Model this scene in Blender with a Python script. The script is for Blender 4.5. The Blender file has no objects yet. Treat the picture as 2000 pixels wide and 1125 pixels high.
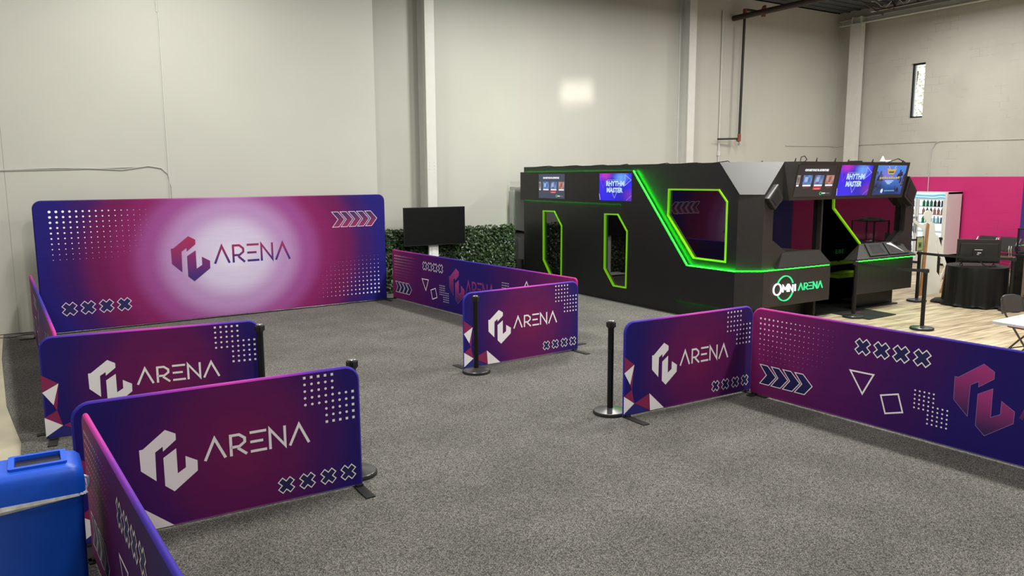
import bpy, bmesh, math, random
from mathutils import Vector, Matrix
random.seed(7)
S = bpy.context.scene
COL = S.collection
PI = math.pi

# ------------------------------------------------------------------ camera
F_PX = 1517.0
YAW, PITCH, ROLL = math.radians(58.18), math.radians(8.17), math.radians(-0.28)
fwd = Vector((math.cos(YAW) * math.cos(PITCH), math.sin(YAW) * math.cos(PITCH), -math.sin(PITCH)))
rt = fwd.cross(Vector((0, 0, 1))).normalized()
up = rt.cross(fwd)
r2 = rt * math.cos(ROLL) + up * math.sin(ROLL)
u2 = -rt * math.sin(ROLL) + up * math.cos(ROLL)
cd = bpy.data.cameras.new('camera')
cam = bpy.data.objects.new('camera', cd)
COL.objects.link(cam)
cd.sensor_width = 36
cd.lens = F_PX / 2000 * 36
cd.clip_end = 300
m = Matrix((r2, u2, -fwd)).transposed().to_4x4()
m.translation = Vector((0, 0, 2.45))
cam.matrix_world = m
S.camera = cam

# ------------------------------------------------------------------ world + exposure
S.view_settings.view_transform = 'Standard'
S.view_settings.look = 'None'
S.view_settings.gamma = 1
S.view_settings.use_curve_mapping = False
S.view_settings.exposure = 0.0
W = bpy.data.worlds.new('world')
S.world = W
W.use_nodes = True
bg = W.node_tree.nodes['Background']
bg.inputs[0].default_value = (0.95, 0.97, 1.0, 1)
bg.inputs[1].default_value = 2.6

# ceiling lamps (rows of linear high-bay fixtures, long side along Y)
LAMP_W = 232
LAMPS = [(x, y, wx * wy) for x, wx in ((-2.2, .35), (2.2, .92), (9.6, 1.75), (14.6, .6), (19.0, .6)) for y, wy in ((-2.0, .34), (2.5, .76), (7.0, 1.05), (11.5, 1.1))]
def lamp_light(x, y, z=6.75, w=LAMP_W):
    l = bpy.data.lights.new('high_bay_light', 'AREA')
    l.shape = 'RECTANGLE'; l.size = 0.35; l.size_y = 1.3
    l.energy = w; l.color = (1.0, 0.975, 0.91)
    o = bpy.data.objects.new('high_bay_light', l)
    o.location = (x, y, z)
    COL.objects.link(o)
    return o
for (x, y, w_) in LAMPS:
    lamp_light(x, y, w=LAMP_W * w_)
# added narrow beam, no real fixture, laying the bright patch on the back wall
pl = bpy.data.lights.new('wall_patch_light', 'AREA')
pl.shape = 'RECTANGLE'; pl.size = 0.95; pl.size_y = 0.40; pl.energy = 1.25; pl.spread = math.radians(8)
pl.color = (1.0, 0.95, 0.85)
po = bpy.data.objects.new('wall_patch_light', pl)
po.location = (12.0, 12.9, 6.6)
dv = Vector((11.68, 15.75, 4.48)) - po.location
po.rotation_euler = dv.to_track_quat('-Z', 'Y').to_euler()
COL.objects.link(po)

# ------------------------------------------------------------------ materials
def srgb(r, g, b):
    def f(c):
        c /= 255.0
        return c / 12.92 if c <= 0.04045 else ((c + 0.055) / 1.055) ** 2.4
    return (f(r), f(g), f(b), 1.0)

def new_mat(name):
    mt = bpy.data.materials.new(name); mt.use_nodes = True
    return mt, mt.node_tree, mt.node_tree.nodes['Principled BSDF']

def noise_bump(nt, bsdf, scale, strength, dist=0.01, coord='Object', detail=3):
    tc = nt.nodes.new('ShaderNodeTexCoord')
    n = nt.nodes.new('ShaderNodeTexNoise'); n.inputs['Scale'].default_value = scale
    n.inputs['Detail'].default_value = detail
    b = nt.nodes.new('ShaderNodeBump'); b.inputs['Strength'].default_value = strength
    b.inputs['Distance'].default_value = dist
    nt.links.new(tc.outputs[coord], n.inputs['Vector'])
    nt.links.new(n.outputs['Fac'], b.inputs['Height'])
    nt.links.new(b.outputs['Normal'], bsdf.inputs['Normal'])
    return tc, n, b

def mat(name, col, rough=0.5, metal=0.0, vary=0.12, vscale=6.0, bump=0.0, bscale=40, spec=0.5, emit=None, es=0.0, coord='Object'):
    mt, nt, b = new_mat(name)
    b.inputs['Roughness'].default_value = rough
    b.inputs['Metallic'].default_value = metal
    b.inputs['Specular IOR Level'].default_value = spec
    tc = nt.nodes.new('ShaderNodeTexCoord')
    n = nt.nodes.new('ShaderNodeTexNoise'); n.inputs['Scale'].default_value = vscale; n.inputs['Detail'].default_value = 4
    nt.links.new(tc.outputs[coord], n.inputs['Vector'])
    r = nt.nodes.new('ShaderNodeValToRGB')
    lo = tuple(c * (1 - vary) for c in col[:3]) + (1,)
    hi = tuple(min(1, c * (1 + vary)) for c in col[:3]) + (1,)
    r.color_ramp.elements[0].position = 0.3; r.color_ramp.elements[0].color = lo
    r.color_ramp.elements[1].position = 0.7; r.color_ramp.elements[1].color = hi
    nt.links.new(n.outputs['Fac'], r.inputs['Fac'])
    nt.links.new(r.outputs['Color'], b.inputs['Base Color'])
    if bump:
        noise_bump(nt, b, bscale, bump)
    if emit:
        b.inputs['Emission Color'].default_value = emit
        b.inputs['Emission Strength'].default_value = es
    return mt

def emis(name, col, s):
    mt, nt, b = new_mat(name)
    b.inputs['Base Color'].default_value = (0.02, 0.02, 0.02, 1)
    b.inputs['Emission Color'].default_value = col
    b.inputs['Emission Strength'].default_value = s
    return mt

def math_node(nt, op, a, b=None):
    n = nt.nodes.new('ShaderNodeMath'); n.operation = op
    for i, v in enumerate((a, b)):
        if v is None: continue
        if isinstance(v, (int, float)): n.inputs[i].default_value = v
        else: nt.links.new(v, n.inputs[i])
    return n.outputs[0]

def ramp(nt, fac, stops, interp='EASE'):
    r = nt.nodes.new('ShaderNodeValToRGB'); cr = r.color_ramp; cr.interpolation = interp
    while len(cr.elements) > 2: cr.elements.remove(cr.elements[-1])
    cr.elements[0].position = stops[0][0]; cr.elements[0].color = stops[0][1]
    cr.elements[1].position = stops[-1][0]; cr.elements[1].color = stops[-1][1]
    for p, c in stops[1:-1]:
        e = cr.elements.new(p); e.color = c
    nt.links.new(fac, r.inputs['Fac'])
    return r.outputs['Color']

def fabric_finish(nt, b):
    b.inputs['Roughness'].default_value = 0.62
    b.inputs['Sheen Weight'].default_value = 0.0
    b.inputs['Specular IOR Level'].default_value = 0.15
    b.inputs['Sheen Roughness'].default_value = 0.4
    tc = nt.nodes.new('ShaderNodeTexCoord')
    mp = nt.nodes.new('ShaderNodeMapping'); mp.inputs['Scale'].default_value = (1.2, 4, 6)
    n = nt.nodes.new('ShaderNodeTexNoise'); n.inputs['Scale'].default_value = 1.6; n.inputs['Detail'].default_value = 2
    bm_ = nt.nodes.new('ShaderNodeBump'); bm_.inputs['Strength'].default_value = 0.18; bm_.inputs['Distance'].default_value = 0.02
    nt.links.new(tc.outputs['Object'], mp.inputs['Vector']); nt.links.new(mp.outputs['Vector'], n.inputs['Vector'])
    nt.links.new(n.outputs['Fac'], bm_.inputs['Height']); nt.links.new(bm_.outputs['Normal'], b.inputs['Normal'])

def print_mat(name, cu, cv, ru, rv, stops, mode='radial'):
    mt, nt, b = new_mat(name)
    tc = nt.nodes.new('ShaderNodeTexCoord'); sp = nt.nodes.new('ShaderNodeSeparateXYZ')
    nt.links.new(tc.outputs['Object'], sp.inputs[0])
    du = math_node(nt, 'DIVIDE', math_node(nt, 'SUBTRACT', sp.outputs['X'], cu), ru)
    dw = math_node(nt, 'DIVIDE', math_node(nt, 'SUBTRACT', sp.outputs['Z'], cv), rv)
    if mode == 'radial':
        d = math_node(nt, 'SQRT', math_node(nt, 'ADD', math_node(nt, 'MULTIPLY', du, du), math_node(nt, 'MULTIPLY', dw, dw)))
    else:
        d = math_node(nt, 'ADD', math_node(nt, 'ABSOLUTE', du), math_node(nt, 'MULTIPLY', dw, 1.0))
    c = ramp(nt, d, stops)
    nt.links.new(c, b.inputs['Base Color'])
    fabric_finish(nt, b)
    return mt

M = {}
def dye(r, g, b, k=0.70):
    c = srgb(r, g, b); return (c[0] * k, c[1] * k, c[2] * k, 1)
M['print_small'] = print_mat('small_banner_print', 1.05, 0.5, 1.12, 1.35, [
    (0, dye(134, 38, 98, .76)), (0.32, dye(116, 34, 104, .74)), (0.58, dye(82, 32, 114, .72)), (0.80, dye(48, 34, 126)), (1.0, dye(38, 34, 136))])
M['print_long'] = print_mat('long_banner_print', 2.9, 0.5, 2.9, 9.0, [
    (0, dye(44, 32, 126)), (0.18, dye(46, 32, 124)), (0.36, dye(72, 30, 112)), (0.6, dye(98, 32, 110)), (0.85, dye(130, 40, 114)), (1.0, dye(160, 44, 126))], 'lin')
M['print_big'] = print_mat('backdrop_print', 2.98, 1.08, 2.95, 2.55, [
    (0, dye(222, 216, 236, .98)), (0.17, dye(212, 198, 228, .95)), (0.33, dye(190, 146, 200, .88)), (0.47, dye(168, 84, 158, .8)), (0.60, dye(150, 42, 112, .72)), (0.72, dye(128, 34, 98, .7)),
    (0.87, dye(66, 30, 114, .75)), (0.98, dye(40, 32, 128, .8))])
M['edge_highlight_small'] = print_mat('small_banner_edge_highlight', 1.0, 0.5, 1.0, 99, [(0, dye(212, 70, 190, .75)), (0.3, dye(186, 60, 192, .75)), (0.7, dye(100, 56, 192, .75)), (1.0, dye(66, 58, 188, .75))], 'lin')  # rim print colour brightened to carry the top-lit tube highlight
M['edge_highlight_long'] = print_mat('long_banner_edge_highlight', 2.9, 0.5, 2.9, 99, [(0, dye(62, 52, 180, .75)), (0.3, dye(76, 52, 182, .75)), (0.55, dye(140, 54, 186, .75)), (0.8, dye(206, 62, 176, .75)), (1.0, dye(226, 62, 160, .75))], 'lin')  # long banner rim likewise: overhead highlight put into the print colour
mt, nt, b = new_mat('banner_ink')
at = nt.nodes.new('ShaderNodeAttribute'); at.attribute_name = 'Col'
nt.links.new(at.outputs['Color'], b.inputs['Base Color']); b.inputs['Roughness'].default_value = 0.6
M['ink'] = mt
mt, nt, b = new_mat('screen_ink')
at = nt.nodes.new('ShaderNodeAttribute'); at.attribute_name = 'Col'
b.inputs['Base Color'].default_value = (0.01, 0.01, 0.01, 1); b.inputs['Roughness'].default_value = 0.15
nt.links.new(at.outputs['Color'], b.inputs['Emission Color']); b.inputs['Emission Strength'].default_value = 1.0
M['screen_ink'] = mt

M['black'] = mat('black_satin_metal', (0.005, 0.005, 0.005), 0.45, spec=0.35)
M['black_plastic'] = mat('black_plastic', (0.011, 0.011, 0.011), 0.5)
M['rubber'] = mat('black_rubber', (0.012, 0.012, 0.012), 0.8)
M['kiosk'] = mat('kiosk_black_panel', (0.013, 0.013, 0.013), 0.42, vary=0.06, spec=0.4)
M['kiosk_front'] = mat('kiosk_charcoal_panel', (0.024, 0.0215, 0.02), 0.45, vary=0.08, spec=0.4)
M['kiosk_grey'] = mat('kiosk_grey_panel', (0.072, 0.072, 0.073), 0.5, vary=0.03)
M['tint'] = None
mt, nt, b = new_mat('tinted_glass')
b.inputs['Base Color'].default_value = (0.004, 0.0035, 0.004, 1); b.inputs['Roughness'].default_value = 0.02
b.inputs['IOR'].default_value = 1.9
noise_bump(nt, b, 1.5, 0.015, 0.02)
M['tint'] = mt
M['lime'] = mat('lime_edge_trim', srgb(150, 220, 30), 0.35, emit=srgb(120, 225, 10), es=0.22, vary=0.04)
M['lime_bar'] = mat('lime_painted_bar', srgb(150, 200, 40), 0.5)
M['led'] = emis('green_led', (0.003, 1.0, 0.0055, 1), 115.0)
M['led_front'] = emis('green_led_front', (0.004, 1.0, 0.010, 1), 34.0)
M['led_dim'] = emis('green_led_soft', (0.004, 1.0, 0.03, 1), 60)
M['sign_white'] = emis('sign_white', (1, 1, 1, 1), 1.6)
M['sign_green'] = emis('sign_green', srgb(60, 235, 150), 1.1)
M['chrome'] = mat('brushed_steel', (0.42, 0.42, 0.42), 0.3, metal=1.0)
M['base_metal'] = mat('dark_steel_base', (0.16, 0.16, 0.16), 0.33, metal=0.85)
M['white_metal'] = mat('white_painted_steel', (0.66, 0.66, 0.62), 0.45, vary=0.03)
M['white_plastic'] = mat('white_plastic', (0.78, 0.78, 0.76), 0.4, vary=0.02)
M['wall'] = mat('white_wall_paint', (0.525, 0.525, 0.475), 0.5, vary=0.03, vscale=0.7, bump=0.05, bscale=3)
M['grey_box'] = mat('grey_enamel', (0.5, 0.5, 0.485), 0.5, vary=0.05)
M['ceiling'] = mat('slate_roof_deck', (0.07, 0.085, 0.1), 0.6)
M['rust'] = mat('rust_brown_primer', (0.042, 0.026, 0.022), 0.6, vary=0.35)
M['red_fit'] = mat('red_pipe_fitting', (0.28, 0.07, 0.04), 0.55, vary=0.3)
M['pipe_black'] = mat('black_iron_pipe', (0.012, 0.012, 0.012), 0.5)
M['blue'] = mat('blue_bin_plastic', srgb(8, 88, 222), 0.42, vary=0.05, bump=0.06, bscale=90)
M['bag'] = mat('clear_bin_liner', (0.7, 0.72, 0.74), 0.3, vary=0.15, vscale=30, bump=0.6, bscale=25)
M['tv'] = mat('tv_glass', (0.004, 0.004, 0.005), 0.42, spec=.2)
M['cloth'] = mat('black_satin_cloth', (0.006, 0.006, 0.0065), 0.55, bump=0.1, spec=.25)
M['cardboard'] = mat('brown_cardboard', srgb(178, 128, 78), 0.7)
M['foam'] = mat('white_foam_board', srgb(236, 240, 232), 0.6, vary=0.02)
M['tan'] = mat('tan_panel', srgb(120, 98, 84), 0.6)
M['red_pad'] = mat('red_seat_fabric', srgb(128, 20, 36), 0.7)
M['fridge_pink'] = mat('white_fridge_enamel', (0.72, 0.70, 0.70), 0.35, vary=0.02)
M['fridge_in'] = emis('lit_fridge_interior', (0.80, 0.95, 1.0, 1), 2.2)
M['clear'] = None
mt, nt, b = new_mat('clear_glass')
tr = nt.nodes.new('ShaderNodeBsdfTransparent'); gl = nt.nodes.new('ShaderNodeBsdfGlossy'); gl.inputs['Roughness'].default_value = 0.02
fr = nt.nodes.new('ShaderNodeLayerWeight'); fc = math_node(nt, 'ADD', math_node(nt, 'MULTIPLY', math_node(nt, 'POWER', fr.outputs['Facing'], 5.0), .6), .03)
mx = nt.nodes.new('ShaderNodeMixShader'); out = nt.nodes['Material Output']
tr.inputs[0].default_value = (0.93, 0.95, 0.95, 1)
nt.links.new(fc, mx.inputs[0]); nt.links.new(tr.outputs[0], mx.inputs[1]); nt.links.new(gl.outputs[0], mx.inputs[2])
nt.links.new(mx.outputs[0], out.inputs[0]); M['clear'] = mt

# hedge leaf
mt, nt, b = new_mat('plastic_leaf')
oi = nt.nodes.new('ShaderNodeTexCoord'); n = nt.nodes.new('ShaderNodeTexNoise'); n.inputs['Scale'].default_value = 14
nt.links.new(oi.outputs['Object'], n.inputs['Vector'])
c = ramp(nt, n.outputs['Fac'], [(0.3, (0.012, 0.03, 0.01, 1)), (0.52, (0.03, 0.06, 0.02, 1)), (0.72, (0.10, 0.17, 0.06, 1))])
nt.links.new(c, b.inputs['Base Color']); b.inputs['Roughness'].default_value = 0.38
M['leaf'] = mt
M['hedge_back'] = mat('hedge_backing', (0.008, 0.012, 0.007), 0.8)
M['tree_leaf'] = mat('sunlit_leaf', (0.42, 0.46, 0.26), 0.7, vary=0.5, vscale=9)
M['bark'] = mat('tree_bark', (0.12, 0.09, 0.07), 0.9)

# carpet
mt, nt, b = new_mat('grey_loop_carpet')
tc = nt.nodes.new('ShaderNodeTexCoord')
n1 = nt.nodes.new('ShaderNodeTexVoronoi'); n1.inputs['Scale'].default_value = 175
n2 = nt.nodes.new('ShaderNodeTexNoise'); n2.inputs['Scale'].default_value = 1.3; n2.inputs['Detail'].default_value = 5
n3 = nt.nodes.new('ShaderNodeTexNoise'); n3.inputs['Scale'].default_value = 60
for q in (n1, n2, n3): nt.links.new(tc.outputs['Object'], q.inputs['Vector'])
sx = nt.nodes.new('ShaderNodeSeparateColor'); nt.links.new(n1.outputs['Color'], sx.inputs[0])
fac = math_node(nt, 'ADD', math_node(nt, 'MULTIPLY', sx.outputs[0], .75), math_node(nt, 'MULTIPLY', n3.outputs['Fac'], .25))
c1 = ramp(nt, fac, [(0.12, (0.030, 0.029, 0.027, 1)), (0.5, (0.105, 0.100, 0.093, 1)), (0.9, (0.27, 0.26, 0.238, 1))], 'LINEAR')
c2 = ramp(nt, n2.outputs['Fac'], [(0.3, (0.86, 0.86, 0.86, 1)), (0.7, (1.1, 1.1, 1.1, 1))])
mx = nt.nodes.new('ShaderNodeMix'); mx.data_type = 'RGBA'; mx.blend_type = 'MULTIPLY'; mx.inputs[0].default_value = 1
nt.links.new(c1, mx.inputs[6]); nt.links.new(c2, mx.inputs[7]); nt.links.new(mx.outputs[2], b.inputs['Base Color'])
b.inputs['Roughness'].default_value = 0.95; b.inputs['Specular IOR Level'].default_value = 0.1
bp = nt.nodes.new('ShaderNodeBump'); bp.inputs['Strength'].default_value = 0.12; bp.inputs['Distance'].default_value = 0.01
nt.links.new(n3.outputs['Fac'], bp.inputs['Height']); nt.links.new(bp.outputs['Normal'], b.inputs['Normal'])
M['carpet'] = mt
# vinyl planks (boards run along X)
mt, nt, b = new_mat('light_oak_planks')
tc = nt.nodes.new('ShaderNodeTexCoord')
br = nt.nodes.new('ShaderNodeTexBrick')
br.inputs['Scale'].default_value = 1.0; br.inputs['Brick Width'].default_value = 1.2; br.inputs['Row Height'].default_value = 0.18
br.inputs['Mortar Size'].default_value = 0.003; br.inputs['Color1'].default_value = (0.9, 0.9, 0.9, 1); br.inputs['Color2'].default_value = (1.1, 1.1, 1.1, 1)
br.inputs['Mortar'].default_value = (0.45, 0.42, 0.4, 1); br.inputs['Bias'].default_value = 0
mp = nt.nodes.new('ShaderNodeMapping'); mp.inputs['Scale'].default_value = (0.55, 6.0, 1)
nz = nt.nodes.new('ShaderNodeTexNoise'); nz.inputs['Scale'].default_value = 2.2; nz.inputs['Detail'].default_value = 6; nz.inputs['Distortion'].default_value = 0.6
nt.links.new(tc.outputs['Object'], br.inputs['Vector']); nt.links.new(tc.outputs['Object'], mp.inputs['Vector']); nt.links.new(mp.outputs['Vector'], nz.inputs['Vector'])
cw = ramp(nt, nz.outputs['Fac'], [(0.28, srgb(120, 104, 84)), (0.45, srgb(178, 160, 132)), (0.6, srgb(206, 190, 160)), (0.75, srgb(224, 210, 182))])
mx = nt.nodes.new('ShaderNodeMix'); mx.data_type = 'RGBA'; mx.blend_type = 'MULTIPLY'; mx.inputs[0].default_value = 1
nt.links.new(cw, mx.inputs[6]); nt.links.new(br.outputs['Color'], mx.inputs[7]); nt.links.new(mx.outputs[2], b.inputs['Base Color'])
b.inputs['Roughness'].default_value = 0.42
M['wood'] = mt
M['concrete'] = mat('pale_concrete', (0.42, 0.38, 0.28), 0.7, vary=0.1, vscale=2)
# painted block wall (wall plane is YZ): magenta / navy dado below, white above
mt, nt, b = new_mat('painted_block_wall')
tc = nt.nodes.new('ShaderNodeTexCoord'); sp = nt.nodes.new('ShaderNodeSeparateXYZ'); cb = nt.nodes.new('ShaderNodeCombineXYZ')
nt.links.new(tc.outputs['Object'], sp.inputs[0]); nt.links.new(sp.outputs['Y'], cb.inputs['X']); nt.links.new(sp.outputs['Z'], cb.inputs['Y'])
br = nt.nodes.new('ShaderNodeTexBrick'); br.inputs['Scale'].default_value = 1; br.inputs['Brick Width'].default_value = 0.41
br.inputs['Row Height'].default_value = 0.205; br.inputs['Mortar Size'].default_value = 0.006; br.inputs['Mortar Smooth'].default_value = 0.6
nt.links.new(cb.outputs[0], br.inputs['Vector'])
nz = nt.nodes.new('ShaderNodeTexNoise'); nz.inputs['Scale'].default_value = 0.9; nz.inputs['Detail'].default_value = 5
nt.links.new(tc.outputs['Object'], nz.inputs['Vector'])
white = ramp(nt, nz.outputs['Fac'], [(0.3, (0.455, 0.44, 0.40, 1)), (0.7, (0.52, 0.50, 0.455, 1))])
isd = math_node(nt, 'LESS_THAN', sp.outputs['Z'], 2.385)
yy = sp.outputs['Y']
blue1 = math_node(nt, 'MULTIPLY', math_node(nt, 'LESS_THAN', yy, 10.12), math_node(nt, 'GREATER_THAN', yy, 5.2))
blue2 = math_node(nt, 'LESS_THAN', yy, -0.1)
isb = math_node(nt, 'MAXIMUM', blue1, blue2)
mA = nt.nodes.new('ShaderNodeMix'); mA.data_type = 'RGBA'; mA.inputs[6].default_value = srgb(196, 36, 112); mA.inputs[7].default_value = srgb(56, 50, 130)
nt.links.new(isb, mA.inputs[0])
mB = nt.nodes.new('ShaderNodeMix'); mB.data_type = 'RGBA'
nt.links.new(isd, mB.inputs[0]); nt.links.new(white, mB.inputs[6]); nt.links.new(mA.outputs[2], mB.inputs[7])
# sparse dark cracks along some mortar joints
cn = nt.nodes.new('ShaderNodeTexNoise'); cn.inputs['Scale'].default_value = 1.3; cn.inputs['Detail'].default_value = 2
nt.links.new(tc.outputs['Object'], cn.inputs['Vector'])
thr = math_node(nt, 'GREATER_THAN', cn.outputs['Fac'], 0.60)
ck = math_node(nt, 'MULTIPLY', math_node(nt, 'MULTIPLY', br.outputs['Fac'], thr), 0.32)
mC = nt.nodes.new('ShaderNodeMix'); mC.data_type = 'RGBA'; mC.blend_type = 'MULTIPLY'; mC.inputs[7].default_value = (0.3, 0.28, 0.26, 1)
nt.links.new(ck, mC.inputs[0]); nt.links.new(mB.outputs[2], mC.inputs[6])
nt.links.new(mC.outputs[2], b.inputs['Base Color']); b.inputs['Roughness'].default_value = 0.5
bp = nt.nodes.new('ShaderNodeBump'); bp.inputs['Strength'].default_value = 0.25; bp.inputs['Distance'].default_value = 0.006; bp.invert = True
nt.links.new(br.outputs['Fac'], bp.inputs['Height']); nt.links.new(bp.outputs['Normal'], b.inputs['Normal'])
M['block'] = mt

# ------------------------------------------------------------------ mesh builder
class MB:
    def __init__(s):
        s.v = []; s.f = []; s.mi = []; s.c = []
    def face(s, pts, mi=0, cols=None):
        i = len(s.v); s.v += [tuple(p) for p in pts]; s.f.append(tuple(range(i, i + len(pts)))); s.mi.append(mi)
        s.c.append(cols if cols else [(1, 1, 1, 1)] * len(pts))
    def mesh(s, vs, fs, mi=0, col=(1, 1, 1, 1)):
        i = len(s.v); s.v += [tuple(p) for p in vs]
        for f in fs:
            s.f.append(tuple(i + k for k in f)); s.mi.append(mi); s.c.append([col] * len(f))
    def box(s, x0, x1, y0, y1, z0, z1, mi=0, mx=None):
        vs = [(x, y, z) for z in (z0, z1) for y in (y0, y1) for x in (x0, x1)]
        if mx: vs = [mx @ Vector(v) for v in vs]
        s.mesh(vs, [(0, 2, 3, 1), (4, 5, 7, 6), (0, 1, 5, 4), (2, 6, 7, 3), (0, 4, 6, 2), (1, 3, 7, 5)], mi)
    def prism(s, poly, O, U, V, N, d0, d1, mi=0):
        """poly (u,v) in the frame O,U,V swept along N from d0 to d1"""
        O, U, V, N = map(Vector, (O, U, V, N)); n = len(poly)
        a = [O + U * p[0] + V * p[1] + N * d0 for p in poly]
        b_ = [O + U * p[0] + V * p[1] + N * d1 for p in poly]
        area = sum(poly[i][0] * poly[(i + 1) % n][1] - poly[(i + 1) % n][0] * poly[i][1] for i in range(n))
        flip = (area > 0) != (U.cross(V).dot(N) * (d1 - d0) > 0)
        fs = [tuple(reversed(range(n))), tuple(range(n, 2 * n))] + [(i, (i + 1) % n, n + (i + 1) % n, n + i) for i in range(n)]
        if flip: fs = [tuple(reversed(f)) for f in fs]
        s.mesh(a + b_, fs, mi)
    def ring(s, outer, inner, O, U, V, N, d0, d1, mi=0):
        n = len(outer)
        for i in range(n):
            j = (i + 1) % n
            s.prism([outer[i], outer[j], inner[j], inner[i]], O, U, V, N, d0, d1, mi)
    def cyl(s, p0, p1, r0, r1=None, seg=16, mi=0, caps=True):
        p0, p1 = Vector(p0), Vector(p1); r1 = r0 if r1 is None else r1
        d = (p1 - p0).normalized(); a = d.orthogonal().normalized(); b_ = d.cross(a)
        vs = [];
        for p, r in ((p0, r0), (p1, r1)):
            for k in range(seg):
                t = 2 * PI * k / seg; vs.append(p + (a * math.cos(t) + b_ * math.sin(t)) * r)
        fs = [(k, (k + 1) % seg, seg + (k + 1) % seg, seg + k) for k in range(seg)]
        if caps: fs += [tuple(reversed(range(seg))), tuple(range(seg, 2 * seg))]
        s.mesh(vs, fs, mi)
    def tube(s, pts, r, seg=8, mi=0):
        pts = [Vector(p) for p in pts]; vs = []; prev = None
        for i, p in enumerate(pts):
            d = (pts[min(i + 1, len(pts) - 1)] - pts[max(i - 1, 0)]).normalized()
            a = (d.orthogonal() if prev is None else prev - d * prev.dot(d)).normalized(); prev = a
            b_ = d.cross(a)
            vs += [p + (a * math.cos(2 * PI * k / seg) + b_ * math.sin(2 * PI * k / seg)) * r for k in range(seg)]
        fs = [(i * seg + k, i * seg + (k + 1) % seg, (i + 1) * seg + (k + 1) % seg, (i + 1) * seg + k) for i in range(len(pts) - 1) for k in range(seg)]
        fs += [tuple(reversed(range(seg))), tuple((len(pts) - 1) * seg + k for k in range(seg))]
        s.mesh(vs, fs, mi)
    def lathe(s, prof, c=(0, 0, 0), seg=32, mi=0):
        vs = []
        for (r, z) in prof:
            vs += [(c[0] + r * math.cos(2 * PI * k / seg), c[1] + r * math.sin(2 * PI * k / seg), c[2] + z) for k in range(seg)]
        n = len(prof)
        fs = [(i * seg + k, i * seg + (k + 1) % seg, (i + 1) * seg + (k + 1) % seg, (i + 1) * seg + k) for i in range(n - 1) for k in range(seg)]
        fs += [tuple(reversed(range(seg))), tuple((n - 1) * seg + k for k in range(seg))]
        s.mesh(vs, fs, mi)
    def build(s, name, mats, parent=None, smooth=False, bevel=0, loc=None, rotz=0, segs=2):
        me = bpy.data.meshes.new(name); me.from_pydata(s.v, [], s.f)
        if not isinstance(mats, (list, tuple)): mats = [mats]
        for mm in mats: me.materials.append(mm)
        me.polygons.foreach_set('material_index', s.mi)
        if any(c[0] != (1, 1, 1, 1) for c in s.c):
            ca = me.color_attributes.new('Col', 'FLOAT_COLOR', 'CORNER'); flat = []
            for cs in s.c:
                for c in cs: flat += list(c)
            ca.data.foreach_set('color', flat)
        if smooth:
            me.polygons.foreach_set('use_smooth', [True] * len(me.polygons))
        me.update()
        o = bpy.data.objects.new(name, me); COL.objects.link(o)
        if smooth:
            me.set_sharp_from_angle(angle=math.radians(38))
        if parent: o.parent = parent
        if loc: o.location = loc
        if rotz: o.rotation_euler.z = rotz
        if bevel:
            bv = o.modifiers.new('bevel', 'BEVEL'); bv.width = bevel; bv.segments = segs; bv.limit_method = 'ANGLE'; bv.angle_limit = math.radians(40)
        return o

def tag(o, label=None, cat=None, group=None, kind=None):
    if label: o['label'] = label
    if cat: o['category'] = cat
    if group: o['group'] = group
    if kind: o['kind'] = kind
    return o
def thing(name, label, cat, loc=(0, 0, 0), rotz=0, group=None):
    o = bpy.data.objects.new(name, None); COL.objects.link(o)
    o.empty_display_size = 0.1
    o.location = loc; o.rotation_euler.z = rotz
    return tag(o, label, cat, group)
def struct(o):
    o['kind'] = 'structure'; return o
def dup(root, loc=None, rotz=None, label=None, group=None):
    r = root.copy(); COL.objects.link(r)
    if loc is not None: r.location = loc
    if rotz is not None: r.rotation_euler.z = rotz
    if label: r['label'] = label
    if group: r['group'] = group
    for ch in list(root.children):
        c_ = ch.copy(); COL.objects.link(c_); c_.parent = r
        for g in list(ch.children):
            d = g.copy(); COL.objects.link(d); d.parent = c_
    return r

# ------------------------------------------------------------------ 2D print shapes
def stroke(pts, w, closed=False):
    """polyline -> list of quads (mitred)"""
    n = len(pts); P = [Vector((p[0], p[1])) for p in pts]; L = []; R = []
    for i in range(n):
        if closed: a, b_, c_ = P[i - 1], P[i], P[(i + 1) % n]
        else: a, b_, c_ = P[max(i - 1, 0)], P[i], P[min(i + 1, n - 1)]
        d1 = (b_ - a); d2 = (c_ - b_)
        if d1.length < 1e-9: d1 = d2
        if d2.length < 1e-9: d2 = d1
        d1.normalize(); d2.normalize()
        n1 = Vector((-d1.y, d1.x)); n2 = Vector((-d2.y, d2.x)); mm = n1 + n2
        if mm.length < 1e-6: mm = n1
        mm.normalize(); k = w / 2 / max(0.35, mm.dot(n1))
        L.append(b_ + mm * k); R.append(b_ - mm * k)
    q = []
    for i in range(n if closed else n - 1):
        j = (i + 1) % n; q.append([tuple(L[i]), tuple(R[i]), tuple(R[j]), tuple(L[j])])
    return q
def disc(u, v, r, k=10):
    return [(u + r * math.cos(2 * PI * i / k), v + r * math.sin(2 * PI * i / k)) for i in range(k)]
def xshape(u, v, L, w):
    p = [(-w, L), (w, L), (w, w), (L, w), (L, -w), (w, -w), (w, -L), (-w, -L), (-w, -w), (-L, -w), (-L, w), (-w, w)]
    c = math.cos(PI / 4); return [(u + (a + b_) * c, v + (b_ - a) * c) for a, b_ in p]
RP = [(.388, .463), (.386, .613), (.409, .614), (.556, .728), (.622, .690), (.622, .645), (.535, .576), (.534, .611), (.485, .579), (.481, .373)]
LP = [(.620, .584), (.620, .401), (.675, .434), (.676, .517), (.754, .470), (.752, .395), (.592, .275), (.534, .327), (.534, .530)]
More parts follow.
